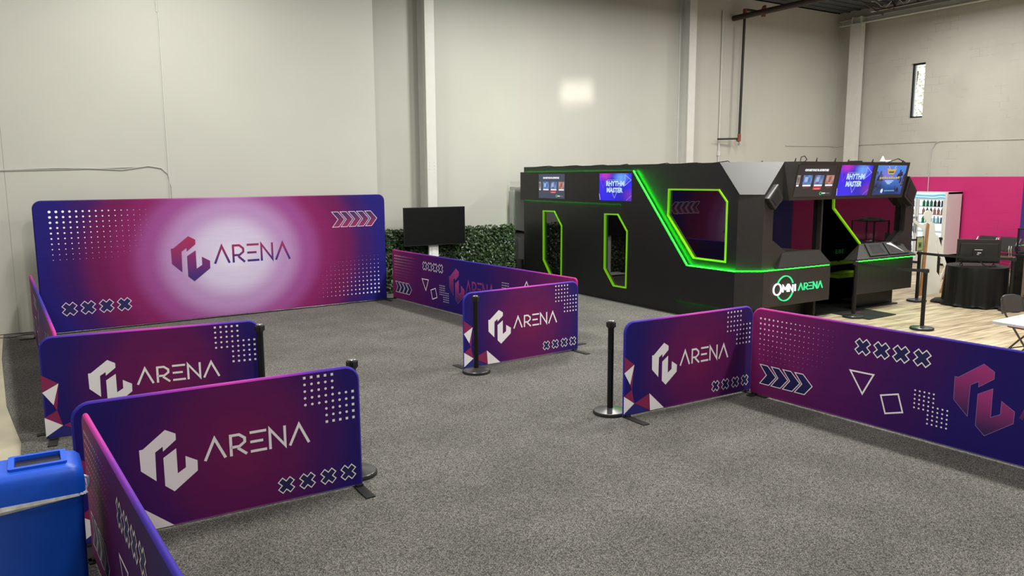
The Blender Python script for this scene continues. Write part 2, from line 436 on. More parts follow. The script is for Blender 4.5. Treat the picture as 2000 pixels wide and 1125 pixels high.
ARENA = [[(.805, .452), (.875, .606), (.945, .452)],
         [(.985, .452), (.985, .605), (1.045, .605), (1.083, .575), (1.083, .545), (1.045, .517), (.985, .517)], [(1.032, .5065), (1.095, .452)],
         [(1.12, .605), (1.24, .605)], [(1.122, .534), (1.215, .534)], [(1.122, .462), (1.24, .462)],
         [(1.265, .452), (1.265, .606), (1.375, .462), (1.375, .615)], [(1.41, .452), (1.483, .606), (1.555, .452)]]
class Deco:
    """flat print elements in the local frame x=u, z=v, lying just in front of y=y0"""
    def __init__(s, mb, y0, mi, su=1.0, du=0.0):
        s.mb = mb; s.y = y0; s.mi = mi; s.su = su; s.du = du
    def poly(s, pts, col, col2=None, v0=0, v1=1, lay=0):
        cs = []
        for p in pts:
            if col2 is None: cs.append(col)
            else:
                t = min(1, max(0, (p[1] - v0) / (v1 - v0))); cs.append(tuple(col2[i] * t + col[i] * (1 - t) for i in range(4)))
        ar = sum(pts[i][0] * pts[(i + 1) % len(pts)][1] - pts[(i + 1) % len(pts)][0] * pts[i][1] for i in range(len(pts)))
        if ar < 0: pts = pts[::-1]; cs = cs[::-1]
        s.mb.face([(p[0] * s.su + s.du, s.y - 0.0006 * (lay + 1), p[1]) for p in pts], s.mi, cs)
    def polys(s, L, col, lay=0, **k):
        for p in L: s.poly(p, col, lay=lay, **k)
WHITE = srgb(246, 242, 246); NAVY = srgb(26, 21, 84); WINE = srgb(138, 30, 84); MAG = srgb(188, 52, 140)
def tri_grad(D, pts, c0, c1, v0, v1, lay=1):
    """concave polygon with vertical gradient, cut into horizontal bands so the ramp is even"""
    import mathutils
    tess = mathutils.geometry.tessellate_polygon([[Vector((p[0], p[1], 0)) for p in pts]])
    N = 8
    for t in tess:
        tri = [pts[i] for i in t]
        for k in range(N):
            a = v0 + (v1 - v0) * k / N - (9 if k == 0 else 0); b_ = v0 + (v1 - v0) * (k + 1) / N + (9 if k == N - 1 else 0)
            poly = tri
            for (lim, sg) in ((a, 1), (b_, -1)):
                outp = []
                for i in range(len(poly)):
                    p, q = poly[i - 1], poly[i]
                    ip = (p[1] - lim) * sg >= 0; iq = (q[1] - lim) * sg >= 0
                    if ip != iq:
                        tt = (lim - p[1]) / (q[1] - p[1]); outp.append((p[0] + (q[0] - p[0]) * tt, lim))
                    if iq: outp.append(q)
                poly = outp
                if not poly: break
            if len(poly) >= 3: D.poly(poly, c0, c1, v0, v1, lay=lay)

def deco_small(D):
    D.polys([RP, LP], WHITE, lay=1)
    for l in ARENA: D.polys(stroke(l, .020), WHITE, lay=1)
    for i in range(8):
        for j in range(8):
            if (i < 5 and j < 5) or (i >= 3 and j >= 3):
                u = 1.539 + .0535 * i; v = .955 - .0523 * j
                if (j == 0) or (i == 7) or (j == 7): D.poly([(u - .010, v - .010), (u + .010, v - .010), (u + .010, v + .010), (u - .010, v + .010)], WHITE, lay=1)
                else: D.poly(disc(u, v, .0105, 8), WHITE, lay=1)
    for u in (1.369, 1.53, 1.695, 1.856):
        x = xshape(u, .15, .062, .0225); D.poly(x, NAVY, lay=1); D.polys(stroke(x, .0075, True), WHITE, lay=2)
    for c, pts in ((WINE, [(0.0, .644), (.137, .548), (0.0, .483)]), (WHITE, [(.137, .548), (0.0, .475), (.083, .345)]), (WINE, [(.137, .548), (.083, .345), (.108, .285)]),
                   (WINE, [(.108, .292), (0.0, .232), (.145, .140)]), (WHITE, [(0.0, .232), (.145, .140), (0.0, .045)]), (srgb(34, 34, 124), [(0.005, .04), (.145, .140), (.37, .028)]),
                   (WINE, [(.150, .140), (.358, .216), (.372, .032)]), (WHITE, [(.358, .216), (.372, .030), (.575, .030)])):
        D.poly(pts, c, lay=1)
def deco_long(D):
    for i in range(18):
        for j in range(9):
            r = .0125 * max(0, 1 - i / 18.) ** .9 * max(0, 1 - j / 9.5) ** .8
            if r > .0012: D.poly(disc(.119 + .0554 * i, .886 - .0575 * j, r, 8), WHITE, lay=1)
    for k in range(4):
        o = .133 + .15 * k
        p = [(o, .369), (o + .10, .369), (o + .215, .262), (o + .125, .155), (o + .005, .155), (o + .09, .262)]
        D.poly(p, NAVY, lay=1); D.polys(stroke(p, .009, True), WHITE, lay=2)
    for u in (1.331, 1.524, 1.717, 1.916):
        x = xshape(u, .782, .082, .030); D.poly(x, NAVY, lay=1); D.polys(stroke(x, .010, True), WHITE, lay=2)
    D.polys(stroke([(1.215, .525), (1.460, .528), (1.355, .315)], .016, True), WHITE, lay=1)
    D.polys(stroke([(1.545, .345), (1.715, .395), (1.768, .230), (1.60, .178)], .015, True), WHITE, lay=1)
    for (u0, v0) in ((1.873, .470), (3.87, .735)):
        for i in range(8):
            for j in range(8):
                if (i < 5 and j < 5) or (i >= 3 and j >= 3): D.poly(disc(u0 + .043 * i, v0 - .041 * j, .0088, 8), WHITE, lay=1)
    f = lambda p: (2.218 + (p[0] - .387) * 1.36, .834 + (p[1] - .728) * 1.386)
    g = lambda p: (2.765 + (p[0] - .803) * 1.16, .425 + (p[1] - .452) * 1.42)
    R_, L_ = [f(p) for p in RP], [f(p) for p in LP]
    tri_grad(D, R_, NAVY, srgb(176, 50, 128), .35, .83); tri_grad(D, L_, NAVY, srgb(176, 50, 128), .24, .60)
    D.polys(stroke(R_, .004, True), srgb(150, 110, 170), lay=2); D.polys(stroke(L_, .004, True), srgb(150, 110, 170), lay=2)
    for l in ARENA:
        for q in stroke([g(p) for p in l], .030): tri_grad(D, q, NAVY, srgb(150, 46, 120), .36, .66)
    D.polys(stroke([(4.40, .62), (4.66, .62), (4.53, .82)], .016, True), WHITE, lay=1)
    for u in (4.6, 4.8, 5.0, 5.2):
        x = xshape(u, .2, .082, .030); D.poly(x, NAVY, lay=1); D.polys(stroke(x, .010, True), WHITE, lay=2)
def deco_big(D):
    for i in range(17):
        for j in range(10):
            r = .0215 * max(0, 1 - i / 17.) ** .9 * max(0, 1 - j / 11.) ** .8
            if r > .0022: D.poly(disc(.096 + .0922 * i, 1.939 - .0838 * j, r, 10), WHITE, lay=1)
            r = .0200 * max(0, 1 - i / 17.) ** .9 * max(0, 1 - j / 10.) ** .8
            if r > .0022: D.poly(disc(5.673 - .0835 * i, .187 + .0815 * j, r, 10), WHITE, lay=1)
    for k in range(5):
        o = 4.73 + .171 * k
        p = [(o, 1.797), (o + .125, 1.797), (o + .257, 1.652), (o + .14, 1.508), (o + .01, 1.508), (o + .125, 1.652)]
        tri_grad(D, p, WINE, NAVY, 1.5, 1.8); D.polys(stroke(p, .010, True), srgb(225, 200, 225), lay=2)
    for u in (.262, .525, .791, 1.056):
        x = xshape(u, .394, .108, .042); D.poly(x, NAVY, lay=1); D.polys(stroke(x, .011, True), srgb(225, 205, 228), lay=2)
    f = lambda p: (1.829 + (p[0] - .387) * 1.71, 1.466 + (p[1] - .728) * 1.73)
    g = lambda p: (2.535 + (p[0] - .803) * 1.79, .962 + (p[1] - .452) * 1.97)
    for P_ in (RP, LP): tri_grad(D, [f(p) for p in P_], srgb(36, 28, 118), srgb(160, 30, 84), .72, 1.42)
    for l in ARENA:
        for q in stroke([g(p) for p in l], .038): tri_grad(D, q, srgb(36, 28, 118), srgb(150, 30, 90), .97, 1.25)

def rounded(L, H_, z0, r, sq_bottom=True):
    pts = [(0, z0), (L, z0)]
    for c, a0 in (((L - r, H_ - r), 0), ((r, H_ - r), 90)):
        for k in range(9):
            a = math.radians(a0 + 90 * k / 8); pts.append((c[0] + r * math.cos(a), c[1] + r * math.sin(a)))
    return pts
def banner(name, label, cat, A, ang, L, H_, r, pm, em, deco, group, su=1.0, th=0.034, feet=True, feet_in=(0.06, 0.06), fl=(0.22, 0.22), fl2=None, du=0.0):
    root = thing(name, label, cat, (A[0], A[1], 0), math.radians(ang), group)
    mb = MB(); pts = rounded(L, H_, 0.022, r)
    def inset(d):   # crude inward offset about the outline
        n = len(pts); res = []
        for i in range(n):
            a, b_, c_ = Vector(pts[i - 1]), Vector(pts[i]), Vector(pts[(i + 1) % n])
            n1 = Vector((-(b_ - a).y, (b_ - a).x)).normalized(); n2 = Vector((-(c_ - b_).y, (c_ - b_).x)).normalized()
            mm = (n1 + n2).normalized(); res.append(tuple(b_ + mm * d / max(.5, mm.dot(n1))))
        return res
    h = th / 2
    prof = [(-h, .016), (-h * .72, .006), (-h * .25, 0.0005), (h * .25, 0.0005), (h * .72, .006), (h, .016)]
    loops = [(y, inset(d)) for y, d in prof]
    n = len(pts); vs = [(p[0], y, p[1]) for y, lp in loops for p in lp]
    mb.mesh(vs, [tuple(range(n)), tuple(reversed(range((len(loops) - 1) * n, len(loops) * n)))], 0)
    fs = [(a * n + i, (a + 1) * n + i, (a + 1) * n + (i + 1) % n, a * n + (i + 1) % n) for a in range(len(loops) - 1) for i in range(n)]
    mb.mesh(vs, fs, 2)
    deco(Deco(mb, -h - 0.0004, 1, su, du))
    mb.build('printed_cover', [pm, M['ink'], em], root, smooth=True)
    fr_ = MB(); fr_.tube([(0.03, 0, 0.024), (L - 0.03, 0, 0.024)], 0.010)
    fr_.build('bottom_rail', M['chrome'], root, smooth=True)
    if feet:
        for x, fl_ in ((feet_in[0], fl), (L - feet_in[1], fl2 or fl)):
            f = MB(); f.box(x - .04, x + .04, -fl_[0], fl_[1], 0.001, 0.011); f.box(x - .03, x + .03, -.028, .028, 0.011, .03)
            f.build('foot', M['rubber'], root, bevel=.003)
    return root

# ------------------------------------------------------------------ THE SETTING
mb = MB(); mb.box(-8, 22.2, -5, 16.2, -0.2, -0.012); struct(mb.build('floor', M['concrete']))
mb = MB(); mb.prism([(-.62, -4.9), (9.62, -4.9), (9.62, 9.0), (9.9, 9.0), (9.9, 14.55), (-.48, 14.55), (-.46, 12.6), (-.36, 9.9), (-.22, 8.4), (-.25, 5)], (0, 0, 0), (1, 0, 0), (0, 1, 0), (0, 0, 1), -0.0118, 0)
mb.prism([(5.95, 14.55), (9.9, 14.55), (9.9, 15.7), (5.95, 15.7)], (0, 0, 0), (1, 0, 0), (0, 1, 0), (0, 0, 1), -0.0118, 0)
struct(mb.build('floor_carpet', M['carpet']))
mb = MB(); mb.box(9.62, 21.7, -4.9, 15.7, -0.0118, -0.003); struct(mb.build('floor_planks', M['wood']))
mb = MB(); mb.box(-8, 22.2, -5, 16.2, 7.36, 7.6)
for k in range(60): mb.box(-8, 22.2, -4.9 + k * .35, -4.8 + k * .35, 7.33, 7.36)
struct(mb.build('ceiling', M['ceiling']))
# back wall: left section stands forward, seams cut as thin grooves
mb = MB()
xs = [-8, -4.4, -.262, 2.115, 5.93]
for a, b_ in zip(xs[:-1], xs[1:]): mb.box(a + .004, b_ - .004 if b_ < 5.9 else b_, 14.6, 15.9, 0, 7.36)
mb.box(-8, 5.9, 14.606, 15.9, 0, 7.36)
struct(mb.build('wall_back_left', M['wall']))
mb = MB(); mb.box(5.93, 22.2, 15.75, 16.2, -.2, 7.36); struct(mb.build('wall_back', M['wall']))
mb = MB(); mb.box(-8.2, -8, -5, 15.9, -.2, 7.36); struct(mb.build('wall_left', M['wall']))
mb = MB(); mb.box(-8.2, 22.2, -5.2, -5, -.2, 7.36); struct(mb.build('wall_front', M['wall']))
mb = MB()
wy0, wy1, wz0, wz1 = 12.93, 13.34, 4.05, 5.57
mb.box(21.7, 22.0, -5, wy0, -.2, 7.36); mb.box(21.7, 22.0, wy1, 15.75, -.2, 7.36)
mb.box(21.7, 22.0, wy0, wy1, -.2, wz0); mb.box(21.7, 22.0, wy0, wy1, wz1, 7.36)
mb.box(21.6, 21.7, 9.55, 10.0, 0, 7.36)   # shallow pilaster
struct(mb.build('wall_right', M['block']))
# window
wn = thing('window_1', None, None, (21.7, 13.13, 4.05)); wn['kind'] = 'structure'
mb = MB(); a0, a1, b0, b1 = wy0 - 13.13, wy1 - 13.13, 0, wz1 - wz0
mb.ring([(a0, b0), (a1, b0), (a1, b1), (a0, b1)], [(a0 + .045, b0 + .045), (a1 - .045, b0 + .045), (a1 - .045, b1 - .045), (a0 + .045, b1 - .045)], (0, 0, 0), (0, 1, 0), (0, 0, 1), (1, 0, 0), .09, .16)
mb.build('window_frame', M['black'], wn)
mb = MB(); mb.box(.12, .126, a0 + .04, a1 - .04, b0 + .04, b1 - .04); mb.build('pane', M['clear'], wn)
# tree outside
tr_ = thing('tree', 'pale green tree standing outside the narrow window in the block wall', 'tree', (26.5, 16.2, 0))
mb = MB(); mb.tube([(0, 0, 0), (.1, 0, 2.5), (-.05, .1, 4.2), (.1, 0, 6)], .12); mb.build('trunk', M['bark'], tr_, smooth=True)
mb = MB()
for k in range(1700):
    d = Vector((random.gauss(0, 1), random.gauss(0, 1), random.gauss(0, 1))).normalized() * (2.1 * random.random() ** .4)
    p = Vector((0, 0, 6.0)) + Vector((d.x * .8, d.y, d.z * 1.3)); a = Vector((random.uniform(-1, 1), random.uniform(-1, 1), random.uniform(-1, 1))).normalized(); b_ = a.orthogonal().normalized()
    mb.face([p + a * .075, p + b_ * .045, p - a * .075, p - b_ * .045])
mb.build('crown', M['tree_leaf'], tr_)

# steel columns against the back wall
def column(x0, x1, y0, y1, lab, z1=7.36):
    mb = MB(); w = .018
    mb.box(x0, x1, y0, y0 + w, 0, z1); mb.box(x0, x1, y1 - w, y1, 0, z1); mb.box((x0 + x1) / 2 - .008, (x0 + x1) / 2 + .008, y0 + w, y1 - w, 0, z1)
    for zz in (2.55, 2.62, 2.69, 2.76):
        for xx in ((x0 * .75 + x1 * .25), (x0 * .25 + x1 * .75)): mb.cyl((xx, y0 - .006, zz), (xx, y0, zz), .009, seg=8)
    o = mb.build('steel_column', M['white_metal']); tag(o, lab, 'column', 'white steel columns'); return o
column(7.40, 7.62, 15.36, 15.745, 'white steel column behind the black television, against the back wall')
column(15.02, 15.27, 15.36, 15.745, 'white steel column rising behind the gaming booth near the middle of its side')
mb = MB(); mb.box(21.36, 21.60, 14.80, 14.82, 0, 7.1); mb.box(21.36, 21.60, 15.08, 15.10, 0, 7.1); mb.box(21.47, 21.49, 14.82, 15.08, 0, 7.1); mb.box(21.34, 21.36, 14.74, 15.12, 0, 6.9)
tag(mb.build('steel_column', M['white_metal']), 'white steel column in the far corner beside the painted block wall', 'column', 'white steel columns')
mb = MB(); mb.box(21.44, 21.60, -4.9, 15.6, 6.91, 6.925); mb.box(21.585, 21.60, -4.9, 15.6, 6.925, 7.05); mb.box(21.48, 21.60, -4.9, 15.6, 7.05, 7.065)
tag(mb.build('steel_beam', M['white_metal']), 'white steel ledger beam running along the top of the block wall', 'beam')
# white open-web joists + dark brown truss
def joist(x, y0, y1, zb, zt, m_, name, lab, r=.022, step=.62):
    mb = MB(); mb.box(x - .03, x + .03, y0, y1, zt - .03, zt); mb.box(x - .03, x + .03, y0, y1, zb, zb + .03); y = y0; k = 0
    while y < y1 - step / 2:
        mb.tube([(x, y, zb + .02 if k % 2 else zt - .02), (x, min(y + step / 2, y1), zt - .02 if k % 2 else zb + .02)], r * .6, seg=6); y += step / 2; k += 1
    return tag(mb.build(name, m_), lab, 'roof joist')
joist(20.95, -4.5, 14.2, 7.05, 7.36, M['white_metal'], 'roof_joist', 'white open-web joist just under the roof deck above the block wall')
joist(19.5, -4.5, 13.1, 6.74, 7.36, M['rust'], 'roof_truss', 'dark brown open-web truss hanging under the roof deck')
mb = MB(); mb.tube([(19.0, 13.25, 6.98), (19.5, 13.1, 6.85), (20.0, 12.9, 6.80), (20.02, 12.85, 7.3)], .018); mb.tube([(17.6, 13.2, 7.3), (20.0, 13.2, 6.72)], .02)
tag(mb.build('truss_brace', M['rust']), 'dark brown angle brace crossing the end of the roof truss', 'brace')
# sprinkler main and drop
mb = MB(); mb.tube([(17.02, 15.72, 6.75), (17.02, 9.0, 6.75)], .075, seg=14)
tag(mb.build('sprinkler_main', M['rust'], smooth=True), 'thick rust brown sprinkler main running out from the back wall under the roof', 'pipe')
dr = thing('drain_pipe', 'thin black iron pipe dropping down the back wall with red fittings', 'pipe', (17.16, 15.5, 3.3))
mb = MB(); mb.tube([(0, 0, .3), (.05, 0, 3.6)], .036, seg=12); mb.tube([(.08, -.02, 3.66), (.5, -.25, 3.60)], .034); mb.tube([(-.08, 0, .17), (-.74, .1, .15)], .026)
mb.build('pipe', M['pipe_black'], dr, smooth=True)
for nm, a, b_, r in (('elbow', (.05, 0, 3.55), (.06, 0, 3.68), .055), ('coupling', (.50, -.26, 3.72), (.50, -.26, 3.48), .06), ('tee', (0, 0, .10), (0, 0, .30), .048)):
    mb = MB(); mb.cyl(a, b_, r); mb.cyl(Vector(a) + Vector((0, 0, .01)), Vector(a) + Vector((-.08 if nm == 'tee' else .06, 0, .03)), r * .8); mb.build(nm, M['red_fit'], dr, smooth=True)
mb = MB(); mb.cyl((0, 0, .1), (0, 0, -.02), .02); mb.cyl((0, 0, .0), (0, 0, .03), .032); mb.build('valve', M['chrome'], dr, smooth=True)
mb = MB(); mb.tube([(16.60, 15.72, 2.6), (16.60, 15.72, 6.9)], .022); mb.tube([(16.60, 15.72, 3.0), (16.60, 15.72, 3.12)], .045)
tag(mb.build('wall_conduit', M['white_metal'], smooth=True), 'thin white conduit running up the back wall left of the black drop pipe', 'conduit')
mb = MB(); mb.tube([(19.43, 15.735, 3.33), (19.45, 15.735, 3.315), (20.4, 15.735, 3.325), (21.66, 15.735, 3.335), (21.685, 15.6, 3.32), (21.685, 15.2, 3.35), (21.685, 12.4, 3.362), (21.685, 10.1, 3.33), (21.58, 10.0, 3.33), (21.58, 9.3, 3.33)], .011)
mb.tube([(21.68, 12.36, 3.36), (21.68, 12.47, 3.32), (21.68, 12.56, 3.17), (21.68, 12.60, 2.9), (21.68, 12.60, 1.9)], .011)
tag(mb.build('wall_cable', M['grey_box'], smooth=True), 'grey cable clipped along the block wall with a branch curving down to the magenta', 'cable')
pts = [(-8, 14.59, 2.62)] + [(x, 14.588, 2.60 + .02 * math.sin(x * 2.6)) for x in [-.6 + .2 * k for k in range(11)]] + [(1.8, 14.588, 2.655), (2.0, 14.588, 2.62), (2.1, 14.588, 2.52), (2.14, 14.588, 2.3), (2.14, 14.588, 1.9)]
mb = MB(); mb.tube(pts, .008, seg=6); mb.tube([(-8, 14.59, 2.60), (-.4, 14.588, 2.575), (.6, 14.588, 2.60), (1.7, 14.588, 2.64)], .006, seg=6)
tag(mb.build('wall_cable', M['grey_box'], smooth=True), 'thin grey cable sagging across the white wall above the large backdrop', 'cable')
mb = MB(); mb.tube([(2.115, 14.59, 1.8), (2.115, 14.588, 5.2)], .007, seg=6); mb.tube([(2.09, 14.588, 5.2), (2.09, 14.588, 7.4)], .008, seg=6)
tag(mb.build('wall_conduit', M['white_metal'], smooth=True), 'thin white conduit following the wall seam above the large backdrop', 'conduit')
mb = MB(); mb.tube([(-.6, 14.3, .004), (-.35, 14.2, .004), (-.2, 14.32, .004), (-.02, 14.4, .004), (.3, 14.45, .004)], .006, seg=6)
tag(mb.build('floor_cable', M['rubber'], smooth=True), 'black cable lying on the carpet at the foot of the white wall', 'cable')

# ------------------------------------------------------------------ BANNERS
GR = 'printed fabric crowd-control banners'
banner('backdrop_banner', 'large stretched fabric backdrop with a pale lilac centre, dark logo and ARENA lettering', 'backdrop', (.055, 14.072), 4.04, 5.98, 2.115, .13, M['print_big'], M['print_big'],
       deco_big, None, feet_in=(.12, .02), du=.13)
banner('fabric_banner', 'low purple banner with white logo nearest the camera, beside the blue bin', 'banner', (.13, 5.685), -.16, 1.975, 1.0, .12, M['print_small'], M['edge_highlight_small'], deco_small, GR, su=1.0, feet_in=(.06, .03), fl=(.26, .15), fl2=(.26, .05))
banner('fabric_banner', 'low purple banner with white logo, second from the camera at left', 'banner', (-.017, 8.302), -5.7, 1.975, 1.0, .12, M['print_small'], M['edge_highlight_small'], deco_small, GR, su=1.0, fl=(.2, .12), fl2=(.0, .2))
banner('fabric_banner', 'low purple banner with white logo in the middle of the floor, behind a black post', 'banner', (4.571, 8.55), 4.51, 1.925, 1.0, .12, M['print_small'], M['edge_highlight_small'], deco_small, GR, su=.98, fl=(.0, .3), fl2=(.3, .1))
banner('fabric_banner', 'low purple banner with white logo joined to the long banner on the right', 'banner', (4.99, 5.916), .1, 1.885, 1.0, .12, M['print_small'], M['edge_highlight_small'], deco_small, GR, su=.955, fl=(.3, .03), fl2=(.3, .1))
GL = 'long printed fabric banners'
banner('long_fabric_banner', 'long magenta and navy banner crossing the right side, cut by the frame', 'banner', (6.801, 5.845), -87.62, 5.74, 1.0, .12, M['print_long'], M['edge_highlight_long'], deco_long, GL, fl=(.1, .1))
banner('long_fabric_banner', 'long magenta and navy banner in the middle distance in front of the hedge', 'banner', (6.227, 14.62), -85.85, 5.72, 1.0, .06, M['print_long'], M['edge_highlight_long'], deco_long, GL, fl=(.22, .2))
banner('long_fabric_banner', 'long magenta banner receding edge-on beside the blue bin, at the lower left', 'banner', (.2, 5.50), -86.2, 5.74, 1.0, .12, M['print_long'], M['edge_highlight_long'], deco_long, GL, fl=(.05, .15))
banner('long_fabric_banner', 'long magenta banner seen edge-on at left in front of the large backdrop', 'banner', (-.045, 13.98), -88.2, 5.5, 1.0, .12, M['print_long'], M['edge_highlight_long'], deco_long, GL)

# ------------------------------------------------------------------ STANCHIONS
def stanchion(x, y, label):
    t = thing('queue_post', label, 'post', (x, y, 0), 0, 'black queue posts')
    mb = MB(); mb.lathe([(.172, 0), (.178, .006), (.178, .024), (.172, .032)]); mb.build('rubber_rim', M['rubber'], t, smooth=True)
    mb = MB(); mb.lathe([(.17, .030), (.165, .036), (.11, .046), (.06, .056), (.036, .062)]); mb.build('base', M['base_metal'], t, smooth=True)
    mb = MB(); mb.cyl((0, 0, .055), (0, 0, .905), .031, seg=24); mb.build('pole', M['black'], t, smooth=True)
    mb = MB(); mb.lathe([(.033, .90), (.036, .905), (.036, .968), (.034, .972)], seg=24)
    for a in range(4):
        mx = Matrix.Rotation(a * PI / 2 + .3, 4, 'Z'); mb.box(.03, .046, -.02, .02, .915, .965, mx=mx)
    mb.build('belt_head', M['black_plastic'], t, smooth=True)
    mb = MB(); mb.lathe([(.033, .972), (.033, .978), (.028, .982)], seg=24); mb.build('cap', M['chrome'], t, smooth=True)
    return t
st0 = stanchion(5.0, 6.13, 'black queue post standing alone on the carpet at the centre, left of a small banner')
for x, y, lb in ((4.66, 8.375, 'black queue post in front of the small banner in the middle of the floor'),
                 (2.15, 5.95, 'black queue post half hidden behind the right end of the front left banner'),
                 (1.905, 7.93, 'black queue post at the right end of the second banner on the left'),
                 (12.05, 8.17, 'black queue post beside the entrance of the gaming booth'),
                 (12.0, 6.914, 'black queue post on the plank floor behind the long right banner'),
                 (14.62, 8.57, 'black queue post in front of the white cut-out figure'),
                 (14.93, 7.02, 'black queue post in front of the black display pedestal'),
                 (18.3, 10.25, 'black queue post far back near the drinks fridge')):
    dup(st0, (x, y, 0), 0, lb)
def belt(a, b_, label, sag=.03):
    mb = MB(); n = 14; a = Vector(a); b_ = Vector(b_); d = (b_ - a).normalized(); a += d * .045; b_ -= d * .045; s_ = Vector((-d.y, d.x, 0)) * .0012; vs = []
    for k in range(n + 1):
        t = k / n; p = a.lerp(b_, t); p.z -= sag * 4 * t * (1 - t)
        for o_ in (s_, -s_):
            for dz in (-.024, .024): vs.append(p + o_ + Vector((0, 0, dz)))
    fs = []
    for k in range(n):
        i = k * 4
        fs += [(i, i + 4, i + 5, i + 1), (i + 2, i + 3, i + 7, i + 6), (i + 1, i + 5, i + 7, i + 3), (i, i + 2, i + 6, i + 4)]
    fs += [(0, 1, 3, 2), (n * 4, n * 4 + 2, n * 4 + 3, n * 4 + 1)]
    mb.mesh(vs, fs); tag(mb.build('queue_belt', M['rubber']), label, 'belt', 'black retractable belts')
belt((12.05, 8.19, .94), (12.0, 6.914, .94), 'black belt stretched from the booth entrance post to the plank floor post', .02)
belt((14.62, 8.57, .94), (14.93, 7.02, .94), 'black belt stretched between the cut-out figure and the display pedestal', .02)
belt((18.3, 10.25, .94), (16.2, 11.2, .94), 'black belt running behind the white cut-out figure in front of the fridge', .02)

# ------------------------------------------------------------------ BLUE BIN
bn = thing('recycling_bin', 'blue plastic bin with slotted lid and clear liner in the lower left corner', 'bin', (-.092, 4.865, 0))
def rrect(hx, hy, r, n=5):
    p = []
    for cx, cy, a0 in ((hx - r, hy - r, 0), (-hx + r, hy - r, 90), (-hx + r, -hy + r, 180), (hx - r, -hy + r, 270)):
        for k in range(n + 1):
            a = math.radians(a0 + 90 * k / n); p.append((cx + r * math.cos(a), cy + r * math.sin(a)))
    return p
def loft(mb, secs, cap0=True, cap1=True, mi=0):
    n = len(secs[0][0]); vs = []
    for lp, z in secs: vs += [(p[0], p[1], z) for p in lp]
    fs = [(i * n + k, i * n + (k + 1) % n, (i + 1) * n + (k + 1) % n, (i + 1) * n + k) for i in range(len(secs) - 1) for k in range(n)]
    if cap0: fs.append(tuple(reversed(range(n))))
    if cap1: fs.append(tuple((len(secs) - 1) * n + k for k in range(n)))
    mb.mesh(vs, fs, mi)
mb = MB(); loft(mb, [(rrect(.216, .156, .03), 0.0), (rrect(.220, .160, .03), .02), (rrect(.228, .168, .035), .70), (rrect(.235, .175, .035), .715), (rrect(.235, .175, .035), .76)])
mb.build('body', M['blue'], bn, smooth=True, bevel=.003)
mb = MB(); loft(mb, [(rrect(.244, .185, .04), .745), (rrect(.242, .183, .04), .83), (rrect(.235, .176, .045), .872), (rrect(.215, .158, .045), .895), (rrect(.180, .135, .03), .905)], cap0=False, cap1=False)
# ring of the lid top around the slot
op = rrect(.180, .135, .03); n_ = len(op); ip = [(p[0] + .03, p[1]) for p in rrect(.108, .085, .012)]; vs = [(p[0], p[1], .905) for p in op] + [(p[0], p[1], .918) for p in ip] + [(p[0], p[1], .86) for p in ip]
mb.mesh(vs, [(k, (k + 1) % n_, n_ + (k + 1) % n_, n_ + k) for k in range(n_)] + [(n_ + k, n_ + (k + 1) % n_, 2 * n_ + (k + 1) % n_, 2 * n_ + k) for k in range(n_)])
mb.build('lid', M['blue'], bn, smooth=True)
o_ = [(p[0] + .03, p[1]) for p in rrect(.138, .115, .015)]; i_ = [(p[0] + .03, p[1]) for p in rrect(.110, .087, .01)]
mb = MB(); mb.ring(o_, i_, (0, 0, 0), (1, 0, 0), (0, 1, 0), (0, 0, 1), .905, .924); mb.build('slot_rim', M['blue'], bn, smooth=True)
mb = MB(); mb.box(-.077, .137, -.0845, .0845, .80, .903); mb.build('slot_shade_plug', mat('slot_shade', (.008, .008, .02), .3), bn)  # near-black plug filling the slot, standing in for the shade inside
mb = MB(); lp0 = rrect(.237, .178, .04, 10); n_ = len(lp0); vs = []
for k, p in enumerate(lp0):
    d = Vector(p).normalized(); w = .5 + .5 * math.sin(k * 1.13 + 2.5) ** 2 * (1.4 if p[0] > 0 else .9); drop = .004 + .045 * max(0, math.sin(p[0] * 26 - .3)) ** 1.5 + random.uniform(0, .006)
    for (rr, zz) in ((.0, .752), (.014 * w, .750), (.020 * w, .742 - drop * .5), (.008, .742 - drop)):
        vs.append((p[0] + d.x * rr, p[1] + d.y * rr, zz))
mb.mesh(vs, [(k * 4 + j, k * 4 + j + 1, ((k + 1) % n_) * 4 + j + 1, ((k + 1) % n_) * 4 + j) for k in range(n_) for j in range(3)])
mb.tube([(.235, -.05, .80), (.262, -.06, .79), (.266, -.07, .765), (.255, -.09, .745), (.237, -.10, .74)], .010)
mb.build('bin_liner', M['bag'], bn, smooth=True)
# white bag beyond the carpet at the left frame edge
mb = MB(); vs = []; fs = []
for i in range(9):
    for k in range(14):
        a = 2 * PI * k / 14; r = [.03, .12, .16, .17, .16, .14, .12, .07, .01][i] * (1 + .14 * math.sin(3 * a + i))
        vs.append((-.70 + r * math.cos(a) * 1.3, 10.9 + r * math.sin(a) * 1.6, -.011 + [0, .0, .05, .1, .16, .21, .25, .28, .3][i]))
mb.mesh(vs, [(i * 14 + k, i * 14 + (k + 1) % 14, (i + 1) * 14 + (k + 1) % 14, (i + 1) * 14 + k) for i in range(8) for k in range(14)])
tag(mb.build('plastic_bag', M['bag'], smooth=True), 'crumpled white plastic bag on the pale floor at the left edge', 'bag')

